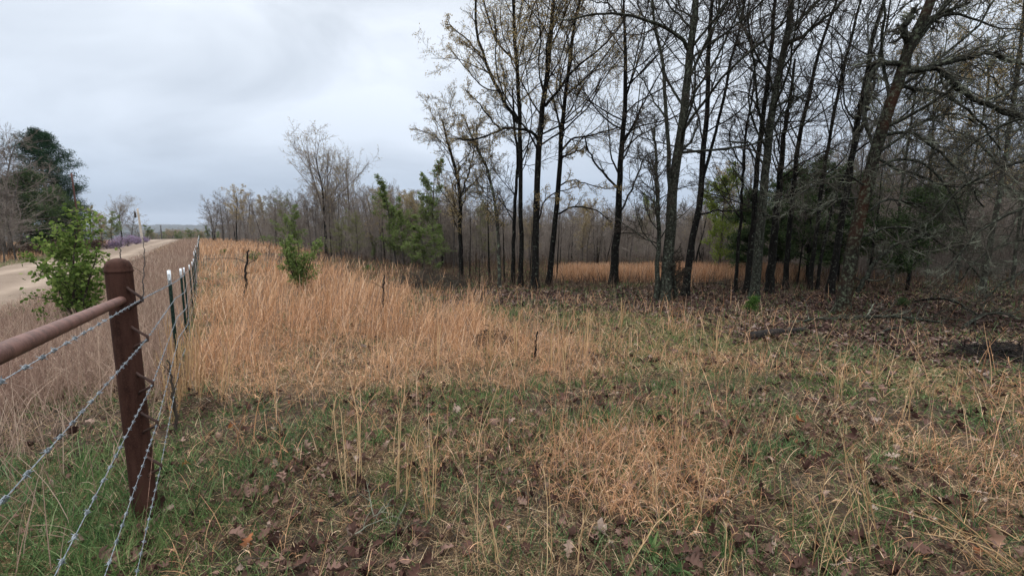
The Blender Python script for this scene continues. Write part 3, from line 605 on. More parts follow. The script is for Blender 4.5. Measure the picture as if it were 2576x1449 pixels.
for k, (x, y, tx, w, sd) in enumerate(((2240, 742, 2300, 12, 41), (2330, 735, 2350, 9, 42), (2400, 745, 2480, 11, 43), (2540, 760, 2620, 14, 44))):
    big_tree([([(x, y), (x + (tx - x) * .25, 600), (x + (tx - x) * .6, 420), (tx, 250), (tx + 10, 150)], w, 5)], [], yb(x, y - 12) + 2, ['bare grey tree in the right-hand thicket, nearest to the big leaning oak', 'thinnest bare grey tree, second in the right-hand thicket', 'bare grey tree in the thicket just left of the tree with golden leaves', 'bare grey tree in the thicket farthest right, beyond the golden-topped tree'][k], 'bark_grey', 'bark_lichen_twig', seed=sd, top_ext=0, dens=1.6, spec=OAK(1.6), group='bare grey trees in the right-hand thicket', foliage=('catkin', lambda T, r: T[:, 2] > 3.5), fol_n=3000, fol_size=.06)

# ------------------------------------------------------------------ prototypes copied through the wood
def proto_tree(name, seed, h, r, spec, bark_m, twig_m, foliage=None, fol_n=0, fs=.08, lean=.03, droop=.5, el=1.6, forks=1):
    rng = np.random.default_rng(seed); root = bpy.data.objects.new(name, None); link(root)
    PP = []; RR = []
    for f in range(forks):
        P, R = grow(np.array([[rng.normal(0, .1) * f, rng.normal(0, .1) * f, -.3]]), np.array([[rng.normal(0, lean + .12 * f), rng.normal(0, lean + .12 * f), 1.]]), np.array([h * (1 - .08 * f)]), np.array([r * (1 - .15 * f)]), 14, .035, .02, .12, rng); PP.append(P[0]); RR.append(R[0])
    P = np.array(PP); R = np.array(RR)
    g = Geo(); V, q = tubes(P, R, 7, rough=.06); g.add(V, q); g.build('trunk', M[bark_m], root)
    gc = Geo(); tips = []
    for P2, R2, sd in tree_levels(P, R, rng, spec): V, q = tubes(P2, R2, sd); gc.add(V, q); tips.append(P2)
    gc.build('branches', M[twig_m], root)
    if foliage:
        T = tips[-1].reshape(-1, 3); T = T[rng.integers(0, len(T), fol_n)] + rng.normal(0, .06, (fol_n, 3)); V, q = cards(T, rng.uniform(.5, 1.3, fol_n) * fs, rng, el, droop); mesh('leaves', V, q, M[foliage], root)
    return root
def far_spec(k1, t0=.3, ang=.7, lr=.34, up=.06, w=.14, rm=.012):
    return [dict(K=k1, t0=t0, t1=.97, ang=ang, av=.2, lr=lr, rr=.4, n=6, wob=w, up=up, sides=4, taper=.45, rmin=rm * 1.5), dict(K=8, t0=.12, ang=.65, av=.22, lr=.45, rr=.55, n=5, wob=.17, up=.05, sides=3, rmin=rm * 1.05), dict(K=7, t0=.12, ang=.7, av=.25, lr=.5, rr=.7, n=4, wob=.2, up=.04, sides=3, rmin=rm * .75), dict(K=3, t0=.2, ang=.7, av=.25, lr=.6, rr=.8, n=2, wob=.2, up=.04, sides=3, rmin=rm * .6)]
PR_ = {}
PR_['bareA'] = proto_tree('bare_tree', 101, 10, .13, far_spec(20, .22, .75, .40), 'bark_far', 'twig_far')
PR_['bareB'] = proto_tree('bare_tree', 102, 10, .11, far_spec(16, .35, .55, .30), 'bark_far', 'twig_far', lean=.06)
PR_['bareC'] = proto_tree('bare_tree', 103, 10, .16, far_spec(15, .2, .75, .42), 'bark_black', 'twig_far', forks=2)
PR_['bareD'] = proto_tree('bare_tree', 104, 10, .10, far_spec(22, .12, .9, .26, .02), 'bark_far', 'twig_far', lean=.05)
PR_['slim'] = proto_tree('bare_tree', 105, 10, .075, far_spec(14, .3, .6, .2), 'bark_far', 'twig_far', lean=.05)
PR_['dark'] = proto_tree('bare_tree', 106, 10, .13, far_spec(13, .4, .7, .3), 'bark_black', 'twig_far', lean=.05)
PR_['budA'] = proto_tree('budding_tree', 107, 10, .13, far_spec(18, .25, .65, .34), 'bark_far', 'twig_far', 'bud_far', 4500, .11)
PR_['budB'] = proto_tree('budding_tree', 108, 10, .13, far_spec(16, .3, .7, .36), 'bark_black', 'twig_far', 'catkin', 4200, .12)
PR_['greenA'] = proto_tree('leafing_tree', 109, 10, .12, far_spec(20, .1, .6, .26), 'bark_far', 'twig_far', 'leaf_fresh', 7000, .12)
PR_['greenB'] = proto_tree('leafing_tree', 110, 10, .12, far_spec(20, .08, .75, .36), 'bark_far', 'twig_far', 'leaf_fresh', 9000, .14)
PR_['yellow'] = proto_tree('leafing_tree', 111, 10, .12, far_spec(20, .1, .7, .32), 'bark_far', 'twig_far', 'leaf_yellow', 10000, .15)
PR_['slimgreen'] = proto_tree('leafing_tree', 112, 10, .09, far_spec(24, .1, .4, .2, .12), 'bark_far', 'twig_far', 'leaf_fresh', 6000, .12)
PR_['fan'] = proto_tree('bare_tree', 113, 10, .17, [dict(K=22, t0=.30, t1=.85, ang=.68, av=.15, lr=.72, rr=.45, n=7, wob=.09, up=.05, sides=4, taper=.6, rmin=.03)] + far_spec(1)[1:], 'bark_black', 'twig_far', 'bud_far', 1500, .12)
PR_['greenP'] = proto_tree('leafing_tree', 114, 10, .11, far_spec(20, .15, .7, .34), 'bark_far', 'twig_far', 'leaf_pale', 4200, .11)
used = set()
def copy_tree(key, loc, scale, rz, label, group=None, sxy=1.0, cat='tree', name=None, tilt=0.0):
    src = PR_[key]
    if key not in used: used.add(key); r = src
    else:
        r = src.copy(); link(r)
        for ch in src.children:
            c = ch.copy(); link(c); c.parent = r
    r.location = loc; r.rotation_euler = (tilt, 0, rz); r.scale = (scale * sxy, scale * sxy, scale)
    for k in ('label', 'category', 'group'):
        if k in r: del r[k]
    return tag(r, label, cat, group)
rngT = np.random.default_rng(77)
def place(key, px, Y, top_py, label, group=None, sxy=1.0, cat='tree', tilt=0):
    b = gd(px, Y); top = vpl(px, top_py, Y)[2]; s = (top - b[2]) / 10.2
    return copy_tree(key, b, s, rngT.uniform(0, 6.28), label, group, sxy, cat, tilt=tilt)

# notable middle-distance trees
place('fan', 822, 42, 372, 'wide fan-crowned bare tree standing tallest in the left treeline')
place('fan', 882, 50, 400, 'rounded bare crown just right of the wide fan-crowned tree', sxy=.7)
place('slimgreen', 998, 28, 448, 'narrow upright light green tree in the treeline left of the short dark oak', sxy=1.5)
place('greenA', 940, 33, 590, 'small green sapling below the narrow upright green tree', sxy=1.5)
place('greenB', 1068, 23.5, 560, 'spreading fresh green tree low beside the leftmost black trunk', sxy=2.0)
place('greenB', 1015, 27, 520, 'green tree between the narrow upright tree and the spreading one', sxy=1.2)
place('greenA', 1098, 25, 405, 'tall green-leafed tree standing behind the short dark oak', sxy=1.15)
place('greenP', 900, 31, 540, 'pale yellow-green sapling in front of the treeline right of the tall fan crown', sxy=1.4)
place('greenP', 860, 33, 560, 'low pale green sapling at the foot of the fan-crowned tree', sxy=1.6)
place('greenB', 728, 36, 532, 'round green young tree behind the small bush in the golden grass', sxy=1.5)
place('budB', 600, 85, 470, 'tan-leaved tree with the fullest crown near the left end of the treeline')
place('bareB', 548, 92, 493, 'bare tree leaning out at the far left end of the treeline', sxy=1.2)
place('yellow', 1812, 21.5, 438, 'bright yellow-green tree seen between the dark trunks', sxy=1.2)
place('yellow', 1290, 60, 560, 'pale green tree far behind the forked tall oak')
place('greenA', 1600, 42, 600, 'small green sapling at the back of the far golden grass')
place('greenA', 1505, 36, 610, 'little green sapling left of the lone straight oak', sxy=1.2)
place('yellow', 1625, 60, 500, 'pale yellow-green crown behind the lone straight oak')
gA = 'bare trees of the left treeline'; lA = 'bare grey-brown tree in the treeline beyond the golden field'
keysA = ['bareA', 'bareB', 'bareD', 'slim', 'dark', 'bareA', 'greenP', 'budA', 'bareC', 'dark', 'bareC', 'bareA']
edge = [(552, 100), (620, 80), (700, 56), (800, 42), (900, 34), (1000, 28), (1100, 26), (1160, 26)]
topy = [(540, 500), (600, 480), (650, 490), (720, 478), (800, 460), (900, 475), (960, 470), (1000, 470), (1060, 480), (1150, 470)]
n_bg = 0
for px in np.linspace(545, 1150, 110):
    px = px + rngT.normal(0, 5); Ye = np.interp(px, *zip(*edge)); Y_ = Ye * rngT.choice([1.0, 1.08, 1.25, 1.5, 1.8]) + rngT.uniform(0, 3)
    ty = np.interp(px, *zip(*topy)) + rngT.uniform(-6, 55); key = keysA[rngT.integers(0, len(keysA))]
    if key == 'greenP': ty += 15
    lab, gr = {'budA': ('tree with brownish buds in the treeline beyond the golden field', 'budding trees of the left treeline'), 'greenP': ('pale green tree in the treeline beyond the golden field', 'pale green trees of the left treeline')}.get(key, (lA, gA))
    place(key, px, Y_, ty, lab, gr, rngT.uniform(.85, 1.3))
gB = 'bare trees deep in the wood'; lB = 'thin bare tree deep in the wood behind the black oaks'
for k in range(190):
    px = rngT.uniform(1080, 2640) if k % 3 else rngT.uniform(1180, 1800); Y_ = rngT.choice([30, 36, 44, 54, 66]) * rngT.uniform(.9, 1.15)
    key = ['bareA', 'bareB', 'bareD', 'slim', 'slim', 'dark', 'budA', 'bareC', 'greenP'][rngT.integers(0, 9)]
    if key == 'greenP' and rngT.random() < .3: key = 'bareD'
    ty = rngT.uniform(500, 580) if px < 1760 else rngT.uniform(380, 560)
    lab, gr = (lB, gB) if key not in ('budA', 'greenP') else (('tree with brownish buds deep in the wood', 'budding trees deep in the wood') if key == 'budA' else ('pale green tree deep in the wood', 'pale green trees deep in the wood'))
    place(key, px, Y_, ty, lab, gr, rngT.uniform(.8, 1.25))
# smaller black trunks among the main stand
for (px, py, ty) in ((1196, 700, 560), (1206, 708, 590), (1270, 712, 470), (1332, 712, 520), (1400, 706, 500), (2010, 716, 480), (2140, 725, 300), (2190, 722, 330), (1180, 700, 500), (1232, 705, 420)):
    place('dark', px, yb(px, py), ty, 'slim black-stemmed tree among the taller oaks', 'slim black-stemmed trees among the oaks', .8)
# left side across the road
def left_tree(key, px, Y_, ty, label, group=None, sxy=1.0): return place(key, px, Y_, ty, label, group, sxy)
left_tree('bareA', 8, 44, 330, 'pale bare tree at the left edge rising behind the others', sxy=1.3)
for (px, Y_, ty) in ((-30, 38, 380), (25, 40, 400), (55, 46, 440), (-5, 50, 430), (40, 36, 520), (10, 34, 540), (-20, 42, 350), (30, 56, 385), (0, 44, 420), (-45, 36, 420), (18, 38, 470)):
    left_tree(['bareD', 'bareA', 'bareC'][int(px + 60) % 3], px, Y_, ty, 'tangled bare tree at the left edge next to the pine', 'tangled bare trees beside the pine', 1.4)
for (px, Y_, ty) in ((205, 56, 475), (225, 60, 500)): left_tree('bareB', px, Y_, ty, 'bare tree just right of the dark pine', 'bare trees right of the pine', 1.3)
left_tree('budA', 238, 60, 520, 'pinkish-brown budding tree beyond the dark pine', sxy=1.6)
left_tree('budA', 262, 66, 540, 'low brownish budding tree beside the green roadside shrub', sxy=1.5)
left_tree('fan', 312, 84, 507, 'bare round-headed tree standing beyond the purple shrubs', sxy=1.1)
left_tree('bareA', 335, 88, 535, 'small bare tree between the round-headed tree and the pale pole', sxy=1.5)
left_tree('bareD', 355, 95, 550, 'low bare tree at the foot of the pale pole', sxy=1.7)
left_tree('greenB', 285, 72, 542, 'dense green shrub-like tree beyond the pine', sxy=1.9)
left_tree('greenA', 376, 110, 566, 'low green tree right of the pale pole', sxy=2.2)
gV = 'low trees in the valley past the road crest'
for k in range(46):
    px = rngT.uniform(380, 560); Y_ = rngT.uniform(170, 330); left_tree(['budA', 'greenA', 'bareA', 'bareD', 'budA'][k % 5], px, Y_, rngT.uniform(576, 592), 'small hazy tree in the valley beyond the road crest', gV, 2.0)
left_tree('greenB', 485, 105, 578, 'small round dark green bush at the crest beside the fence end', sxy=2.4)
left_tree('greenA', 528, 100, 568, 'green bushy tree at the left foot of the treeline', sxy=1.5)

# ------------------------------------------------------------------ thicket that fills the wood behind the individual trees
rng = np.random.default_rng(5)
N = 9000
px = rng.uniform(1000, 2750, N); Yt = np.where(px > 1950, rng.uniform(20, 70, N), rng.uniform(29, 95, N))
sel = px < 1180; Yt[sel] = rng.uniform(34, 80, sel.sum())
xx = (px - 1288) / F * Yt; B = np.stack([xx, Yt, H(xx, Yt) - .1], 1)
P, R = grow(B, np.stack([rng.normal(0, .07, N), rng.normal(0, .07, N), np.ones(N)], 1), np.where(px > 1950, rng.uniform(2.5, 8, N), np.clip(1.6 + (572 - rng.uniform(505, 620, N)) * Yt / F - H(xx, Yt), 1.2, 9)), rng.uniform(.010, .03, N), 6, .07, .02, .25, rng)
g = Geo(); V, q = tubes(P, R, 3); g.add(V, q)
for P2, R2, sd in tree_levels(P, R, rng, [dict(K=9, t0=.05, ang=.85, av=.3, lr=.26, rr=.45, n=4, wob=.2, up=.04, sides=3, rmin=.009), dict(K=4, t0=.2, ang=.8, av=.3, lr=.45, rr=.7, n=2, wob=.25, up=.03, sides=3, rmin=.007)]): V, q = tubes(P2, R2, sd); g.add(V, q)
tag(g.build('undergrowth_thicket', M['twig_far'], smooth=False), 'dense grey-brown bare undergrowth filling the wood', 'undergrowth', kind='stuff')
N = 2200; pxl = rng.uniform(560, 1180, N); Yl = np.interp(pxl, *zip(*edge)) * rng.uniform(1.0, 1.9, N) + 1
xx = (pxl - 1288) / F * Yl; B = np.stack([xx, Yl, H(xx, Yl) - .1], 1)
P, R = grow(B, np.stack([rng.normal(0, .1, N), rng.normal(0, .1, N), np.ones(N)], 1), rng.uniform(1.2, 4.5, N) * (Yl / 45) ** .5, rng.uniform(.012, .03, N), 6, .06, .02, .25, rng)
g = Geo(); V, q = tubes(P, R, 3); g.add(V, q)
for P2, R2, sd in tree_levels(P, R, rng, [dict(K=9, t0=.05, ang=.85, av=.3, lr=.3, rr=.45, n=4, wob=.2, up=.04, sides=3, rmin=.010), dict(K=4, t0=.2, ang=.8, av=.3, lr=.45, rr=.7, n=2, wob=.25, up=.03, sides=3, rmin=.008)]): V, q = tubes(P2, R2, sd); g.add(V, q)
tag(g.build('treeline_brush', M['twig_far'], smooth=False), 'grey brush along the foot of the left treeline', 'brush', kind='stuff')

# ------------------------------------------------------------------ conifers
def conifer(name, base, h, w, label, mat, seed, clump=.5, needles=26000, nl=.12, layers=60, t0=.12, shape='round', trunk_r=.16, bark_m='bark_black', density=1.0, group=None):
    rng = np.random.default_rng(seed); root = thing(name, base, label, 'tree', group); base = np.asarray(base)
    P, R = grow(np.array([[0, 0, -.2]]), np.array([[0, 0, 1.]]), np.array([h]), np.array([trunk_r]), 16, .02, .02, .1, rng); g = Geo(); V, q = tubes(P, R, 8, rough=.06); g.add(V, q); g.build('trunk', M[bark_m], root)
    t = np.sort(rng.uniform(t0, .98, layers)); f = t * 16; i = f.astype(int); pos = P[0, i] + (P[0, i + 1] - P[0, i]) * (f - i)[:, None]
    a = rng.uniform(0, 2 * np.pi, layers); u = (t - t0) / (1 - t0)
    ext = (np.sin(np.pi * np.clip(u * .82 + .16, 0, 1)) ** .75 if shape == 'round' else (1 - u) ** .8 * .9 + .1) * w * rng.uniform(.45 if nl < .15 else .75, 1.12, layers)
    dz = rng.normal(.12, .14, layers) + .5 * u
    d = np.stack([np.sin(a), np.cos(a), dz], 1); P1, R1 = grow(pos, d, ext, np.full(layers, .03) * (1 - .5 * t), 6, .1, .02, .3, rng)
    P2, R2 = grow(*kids(P1, R1, 9, .25, 1.0, .8, .25, .45, .6, rng), 4, .15, .08, .4, rng)
    g = Geo(); V, q = tubes(P1, R1, 4); g.add(V, q); V, q = tubes(P2, R2, 3); g.add(V, q); g.build('branches', M[bark_m], root)
    T = P2[:, 1:].reshape(-1, 3); T = T[rng.integers(0, len(T), needles)]; C = T + rng.normal(0, clump * .5, T.shape) * np.array([1, 1, .85 if nl > .13 else .55])
    V, q = cards(C, rng.uniform(.6, 1.4, needles) * nl, rng, 3.2, -.2); mesh('foliage', V, q, M[mat], root); return root
b = gd(128, 52); conifer('pine_tree', b, (vpl(100, 330, 52)[2] - b[2]), 3.6, 'tall dark green pine with a rounded clumpy crown across the road', 'needle_dark', 201, .30, 95000, .15, 170, .1)
b = gd(168, 50); conifer('cedar_tree', b, (vpl(100, 470, 50)[2] - b[2]), 2.2, 'dark narrow cedar at the right foot of the tall pine', 'needle_cedar', 202, .4, 22000, .2, 60, .03)
b = gd(86, 46); conifer('cedar_tree', b, (vpl(86, 430, 46)[2] - b[2]), 2.3, 'dark cedar filling the lower left of the tall pine', 'needle_cedar', 203, .4, 24000, .2, 60, .03)
for (px, Y_, ty, w, lab, sd) in ((1880, 19.5, 470, .95, 'dark cedar right of the yellow-green tree', 204), (2035, 18.6, 400, 2.1, 'dark drooping cedar in the middle of the right-hand group', 205), (1950, 20, 430, 1.6, 'dark cedar partly hidden by the stout lichened oak', 206), (2110, 19, 440, 1.7, 'dark cedar behind the base of the big leaning oak', 207), (2290, 17, 470, 1.6, 'dim cedar inside the thicket on the right', 208)):
    b = gd(px, Y_); conifer('cedar_tree', b, vpl(px, ty, Y_)[2] - b[2], w, lab, 'needle_cedar', sd, .17, 17000, .10, 60, .22, 'round', .07)
b = gpt(1892, 782); conifer('cedar_sapling', b, .55, .3, 'tiny green cedar seedling at the foot of the stout oak', 'leaf_mid', 209, .1, 1600, .05, 26, .02, 'cone', .01)
b = gpt(2270, 772); conifer('cedar_sapling', b, .4, .25, 'small dark cedar seedling right of the big leaning oak', 'needle_cedar', 210, .1, 1200, .05, 22, .02, 'cone', .01)

# ------------------------------------------------------------------ leafy bushes
def leafy(name, base, h, w, label, mat, seed, stems=5, leaves=2600, ls=.07, group=None, cat='bush', t0=.15, lift=.0, el=1.25):
    rng = np.random.default_rng(seed); root = thing(name, base, label, cat, group)
    a = rng.uniform(0, 6.28, stems); sp = rng.uniform(.05, .45, stems); sp[0] = .03
    P, R = grow(np.stack([rng.normal(0, .03, stems), rng.normal(0, .03, stems), np.full(stems, -.1)], 1), np.stack([np.sin(a) * sp * w / h * 1.6, np.cos(a) * sp * w / h * 1.6, np.ones(stems)], 1), h * rng.uniform(.65, .95, stems), np.full(stems, .012 * h), 10, .07, .03, .25, rng); P[0, :, 2] *= 1.02
    g = Geo(); V, q = tubes(P, R, 6); g.add(V, q); P1, R1 = grow(*kids(P, R, 9, t0, .97, .95, .2, .36 * w / h * 1.3, .5, rng, .5), 6, .14, .06, .3, rng); V, q = tubes(P1, R1, 4); g.add(V, q)
    P2, R2 = grow(*kids(P1, R1, 5, .2, 1.0, .7, .2, .42, .6, rng), 4, .18, .05, .4, rng); V, q = tubes(P2, R2, 3); g.add(V, q); g.build('stems', M['bark_twig'], root)
    T = np.concatenate([P2.reshape(-1, 3), P1[:, 2:].reshape(-1, 3)]); T = T[rng.integers(0, len(T), leaves)] + rng.normal(0, .035, (leaves, 3)) * w; V, q = cards(T, rng.uniform(.6, 1.3, leaves) * ls, rng, el, .3, .15); mesh('leaves', V, q, M[mat], root); return root
b = gd(172, 9); leafy('leafy_bush', b, 2.5, 1.6, 'bright green heart-leaved bush by the roadside behind the rusty rail', 'leaf_green', 301, 8, 3600, .075)
b = gd(752, 16.6); leafy('leafy_bush', b, 2.25, 1.3, 'small bright green bush standing alone in the golden grass', 'leaf_fresh', 302, 9, 4800, .06)
redbud_g = 'purple flowering redbuds beside the road'
for k, (px, Y_, h, w) in enumerate(((296, 58, 1.15, 2.6), (322, 66, 1.75, 2.8), (346, 76, 1.35, 2.6), (368, 90, 1.0, 2.4))):
    leafy('redbud_bush', gd(px, Y_), h, w, ['purple flowering shrub, leftmost beside the road', 'purple flowering shrub, second from the left beside the road', 'purple flowering shrub, third from the left beside the road', 'lowest and farthest of the purple flowering shrubs'][k], 'petal', 310 + k, 9, 1700, .11, redbud_g, 'shrub')
for k, (px, Y_, h, w) in enumerate(((20, 40, 1.2, 3.0), (75, 44, 1.1, 3), (130, 46, 1.2, 3.5), (205, 50, 1.3, 3.5), (240, 56, 1.3, 3.5), (-40, 38, 1.3, 3.5))):
    leafy('brown_shrub', gd(px, Y_), h, w, 'low brown twiggy shrub at the edge of the left woods', 'dry_brown', 330 + k, 10, 2200, .11, 'low brown shrubs along the left woods', 'shrub')
for k, (px, py, h) in enumerate(((945, 1112, .14), (1640, 1395, .12), (2690 / 1.165, 1130, .1), (1710, 1455, .09), (1468, 1195, .12), (640, 660, .9), (560, 640, .7), (930, 690, .6))):
    if py > 800:
        b = gpt(px, min(py, 1440)); rg = np.random.default_rng(400 + k); n = 16; root = None
        V, q, _ = ribbons(np.zeros((n, 3)) + rg.normal(0, .01, (n, 3)) * [1, 1, 0], rg.uniform(.6, 1.1, n) * h, rg.uniform(0, 6.28, n), rg.uniform(.5, 1.2, n), rg.uniform(.2, .7, n), np.full(n, .022), 4, rg, tip=.1)
        o = mesh('weed_rosette', V, q, M['green_grass']); o.location = b; tag(o, ['blue-green weed rosette in the middle of the foreground grass', 'small weed rosette near the bottom edge right of centre', 'small weed rosette on the right among the short grass', 'leafy weed cut by the bottom edge right of centre', 'small weed rosette above the foreground straw clump'][k], 'weed')
    else:
        leafy('young_shrub', gpt(px, py), h, h * 1.1, ['thin greyish-green shrub in the grass left of the green bush', 'faint low green shrub near the far fence', 'low green shrub at the edge of the far grass'][k - 5], 'leaf_mid', 340 + k, 5, 500, .06, cat='shrub')

# ------------------------------------------------------------------ utility poles
def pole(px, Y_, ty, r, mat, label, arm=False, lean=0.0, name='utility_pole'):
    b = gd(px, Y_); top = vpl(px, ty, Y_)[2]; root = thing(name, b, label, 'utility pole'); g = Geo(); tube1(g, [(0, 0, -.3), (lean * .5, 0, (top - b[2]) * .5), (lean, 0, top - b[2])], [r, r * .85, r * .7], 10, 8); g.build('shaft', M[mat], root)
    h = top - b[2]
    if arm:
        g = Geo(); tube1(g, [(lean - .45, 0, h - .7), (lean + .02, 0, h - .75)], .05, 6); g.build('cross_arm', M[mat], root)
        g = Geo(); tube1(g, [(lean - .5, 0, h - 1.5), (lean - .5, 0, h - .75), (lean - .5, 0, h - .5)], [.16, .16, .1], 10); g.build('transformer', M['pole_dark'], root)
    else:
        g = Geo(); tube1(g, [(lean - .3, 0, h - .25), (lean + .3, 0, h - .22)], .04, 6); g.build('cross_arm', M[mat], root)
pole(209, 48, 436, .10, 'pole_red', 'weathered reddish wooden pole leaning beside the dark pine', lean=-.15)
pole(363, 80, 525, .20, 'pole_pale', 'pale wooden utility pole with a small transformer beyond the purple shrubs', arm=True, lean=-.3)
pole(412, 135, 567, .16, 'pole_dark', 'thin dark utility pole farthest away near the road crest')

# ------------------------------------------------------------------ dead saplings, stumps, fallen wood
def dead_stem(pts, w0, w1, limbs, label, name='dead_sapling', mat='charred', cat='sapling', seed=1, group=None, Y_=None, twig=True):
    Y_ = Y_ or yb(*pts[0]); rng = np.random.default_rng(seed); P = pxline(pts, Y_); base = P[0].copy(); root = thing(name, base, label, cat, group)
    R = np.linspace(w0, w1, len(P)) * Y_ / F / 2; P, R = resample(P, R, 22); P[1:-1] += rng.normal(0, .0012 * Y_, P[1:-1].shape); g = Geo(); V, q = tubes(P[None], R[None], 8, rough=.25, seed=seed); g.add(V, q); g.build('stem', M[mat], root, origin=base)
    g = Geo(); any_ = False
    for (lp, a, bb) in limbs:
        Q = pxline(lp, Y_, .1); r_ = np.linspace(a, bb, len(Q)) * Y_ / F / 2; Q, r_ = resample(Q, r_, 10); V, q = tubes(Q[None], r_[None], 5, rough=.2); g.add(V, q); any_ = True
    if twig:
        for P2, R2, sd in tree_levels(P[None], R[None], rng, [dict(K=9, t0=.25, ang=1.0, av=.3, lr=.13, rr=.3, n=4, wob=.2, up=.03, rmin=.0025), dict(K=3, t0=.2, ang=.8, lr=.4, rr=.7, n=3, wob=.2, rmin=.002)]): V, q = tubes(P2, R2, sd); g.add(V, q)
        any_ = True
    if any_: g.build('side_twigs', M['bark_twig'] if mat != 'charred' else M[mat], root, origin=base)
dead_stem([(612, 765), (617, 720), (620, 670), (626, 630)], 7, 4, [([(621, 664), (600, 652), (560, 650), (515, 652)], 2, .8), ([(621, 665), (640, 655), (650, 648)], 2, 1)], 'crooked black dead sapling with one level twig standing in the golden grass', seed=3)
dead_stem([(960, 800), (963, 760), (965, 712), (966, 690)], 5, 3, [([(964, 725), (940, 712), (915, 706)], 1.5, .6)], 'dark dead sapling in the golden grass right of the green bush', seed=4)
dead_stem([(1345, 908), (1348, 870), (1352, 835)], 8, 4, [], 'short charred stub standing in the straw in mid field', 'charred_stub', cat='stump', seed=5, twig=False)
dead_stem([(300, 650), (304, 620), (308, 588)], 2.5, 1.2, [], 'thin bare sapling on the verge seen above the corner post', mat='pole_dark', seed=6, Y_=11)
dead_stem([(360, 760), (362, 700), (364, 640), (358, 598)], 3, 1.2, [([(363, 690), (340, 675), (318, 662)], 1.5, .8)], 'thin bare sapling on the verge right of the corner post', mat='pole_dark', seed=7, Y_=9)
dead_stem([(446, 1090), (438, 1010), (432, 950), (420, 905)], 9, 4, [([(436, 990), (450, 950), (470, 935)], 2, 1), ([(432, 950), (418, 925), (400, 915)], 2, 1)], 'weathered dead stalk beside the fence just right of the corner post', 'dead_stalk', 'bark_twig', 'stalk', seed=8)
dead_stem([(648, 640), (650, 610), (652, 585)], 2, 1, [], 'thin dead stem far in the golden field, left one', mat='pole_dark', seed=9)
dead_stem([(676, 655), (678, 625), (680, 600)], 2, 1, [], 'thin dead stem far in the golden field, right one', mat='pole_dark', seed=10)
def lie(px1, py1, px2, py2, r, label, mat='charred', name='fallen_branch', seed=0, lift=.0, twigs=True, cat='branch', bend=.04, sides=8, tw=1.0):
    rng = np.random.default_rng(seed); a = gpt(px1, py1); b = gpt(px2, py2); base = a.copy(); root = thing(name, base, label, cat); t = np.linspace(0, 1, 12)[:, None]
    P = a + (b - a) * t; L = np.linalg.norm(b - a); P += np.cumsum(rng.normal(0, bend * L * .25, P.shape), 0) * [1, 1, .0]; P[:, 2] = H(P[:, 0], P[:, 1]) + r * .7 + lift * np.sin(np.pi * t[:, 0]) ; R = np.linspace(r, r * .55, 12)
    g = Geo(); P_, R_ = np.vstack([P[0] - (P[1] - P[0]) * .02, P, P[-1] + (P[-1] - P[-2]) * .05]), np.concatenate([[r * .1], R, [R[-1] * .1]]); V, q = tubes(P_[None], R_[None], sides, rough=.22, seed=seed); g.add(V, q); g.build('stick', M[mat], root, origin=base)
    if twigs:
        g = Geo()
        for P2, R2, sd in tree_levels(P[None], R[None], rng, [dict(K=int(7 * tw), t0=.2, ang=.8, av=.3, lr=.3, rr=.45, n=6, wob=.18, up=.06, rmin=.004), dict(K=5, t0=.2, ang=.8, lr=.45, rr=.7, n=4, wob=.2, up=.02, rmin=.0025)]):
            P2[:, :, 2] = np.maximum(P2[:, :, 2], H(P2[:, :, 0], P2[:, :, 1]) + .01); V, q = tubes(P2, R2, sd); g.add(V, q)
        g.build('side_twigs', M['bark_lichen_twig'], root, origin=base)
lie(1880, 856, 2020, 836, .075, 'thick rotten black log lying in the dead leaves', name='rotten_log', cat='log', seed=21, twigs=False, bend=.03)
lie(1730, 1215, 1800, 1252, .022, 'small charred wood chunk in the foreground leaves', name='charred_wood', cat='log', seed=22, twigs=False)
lie(1690, 1205, 1765, 1232, .018, 'split charred stick lying against the charred chunk', name='charred_wood', cat='log', seed=23, twigs=False)
lie(1960, 818, 2180, 800, .03, 'lichened fallen branch in front of the big leaning oak', 'bark_lichen', seed=24, lift=.05, tw=1.6)
lie(2120, 805, 2380, 818, .045, 'long dark fallen limb to the right of the leaning oak', 'bark_lichen', seed=25, lift=.1, tw=2)
lie(2300, 760, 2460, 800, .035, 'fallen limb slanting in the shade of the thicket', 'bark_black', seed=26, lift=.25, tw=2)
lie(2420, 830, 2576, 800, .04, 'crooked fallen branch at the right edge', 'bark_lichen', seed=27, lift=.2, tw=2)
lie(2200, 850, 2300, 825, .02, 'short forked dead branch in the leaf litter', 'bark_lichen', seed=28, lift=.06)
lie(1760, 715, 1880, 733, .03, 'bare branch lying in front of the far golden grass', 'bark_black', seed=29, lift=.1, tw=2)
lie(800, 1440, 1015, 1245, .006, 'thin dark dead weed stalk lying across the foreground', 'dry_brown', 'dead_stalk', seed=30, lift=.05, cat='stalk')
lie(905, 1400, 1120, 1310, .005, 'second dead weed stalk lying below the first in the foreground', 'dry_brown', 'dead_stalk', seed=31, lift=.04, cat='stalk')
lie(1370, 1010, 1450, 1090, .006, 'thin black twig lying above the foreground straw clump', 'charred', seed=32, lift=.03)
lie(830, 1280, 960, 1225, .007, 'short dark twig in the green grass of the foreground', 'charred', seed=33, lift=.02)
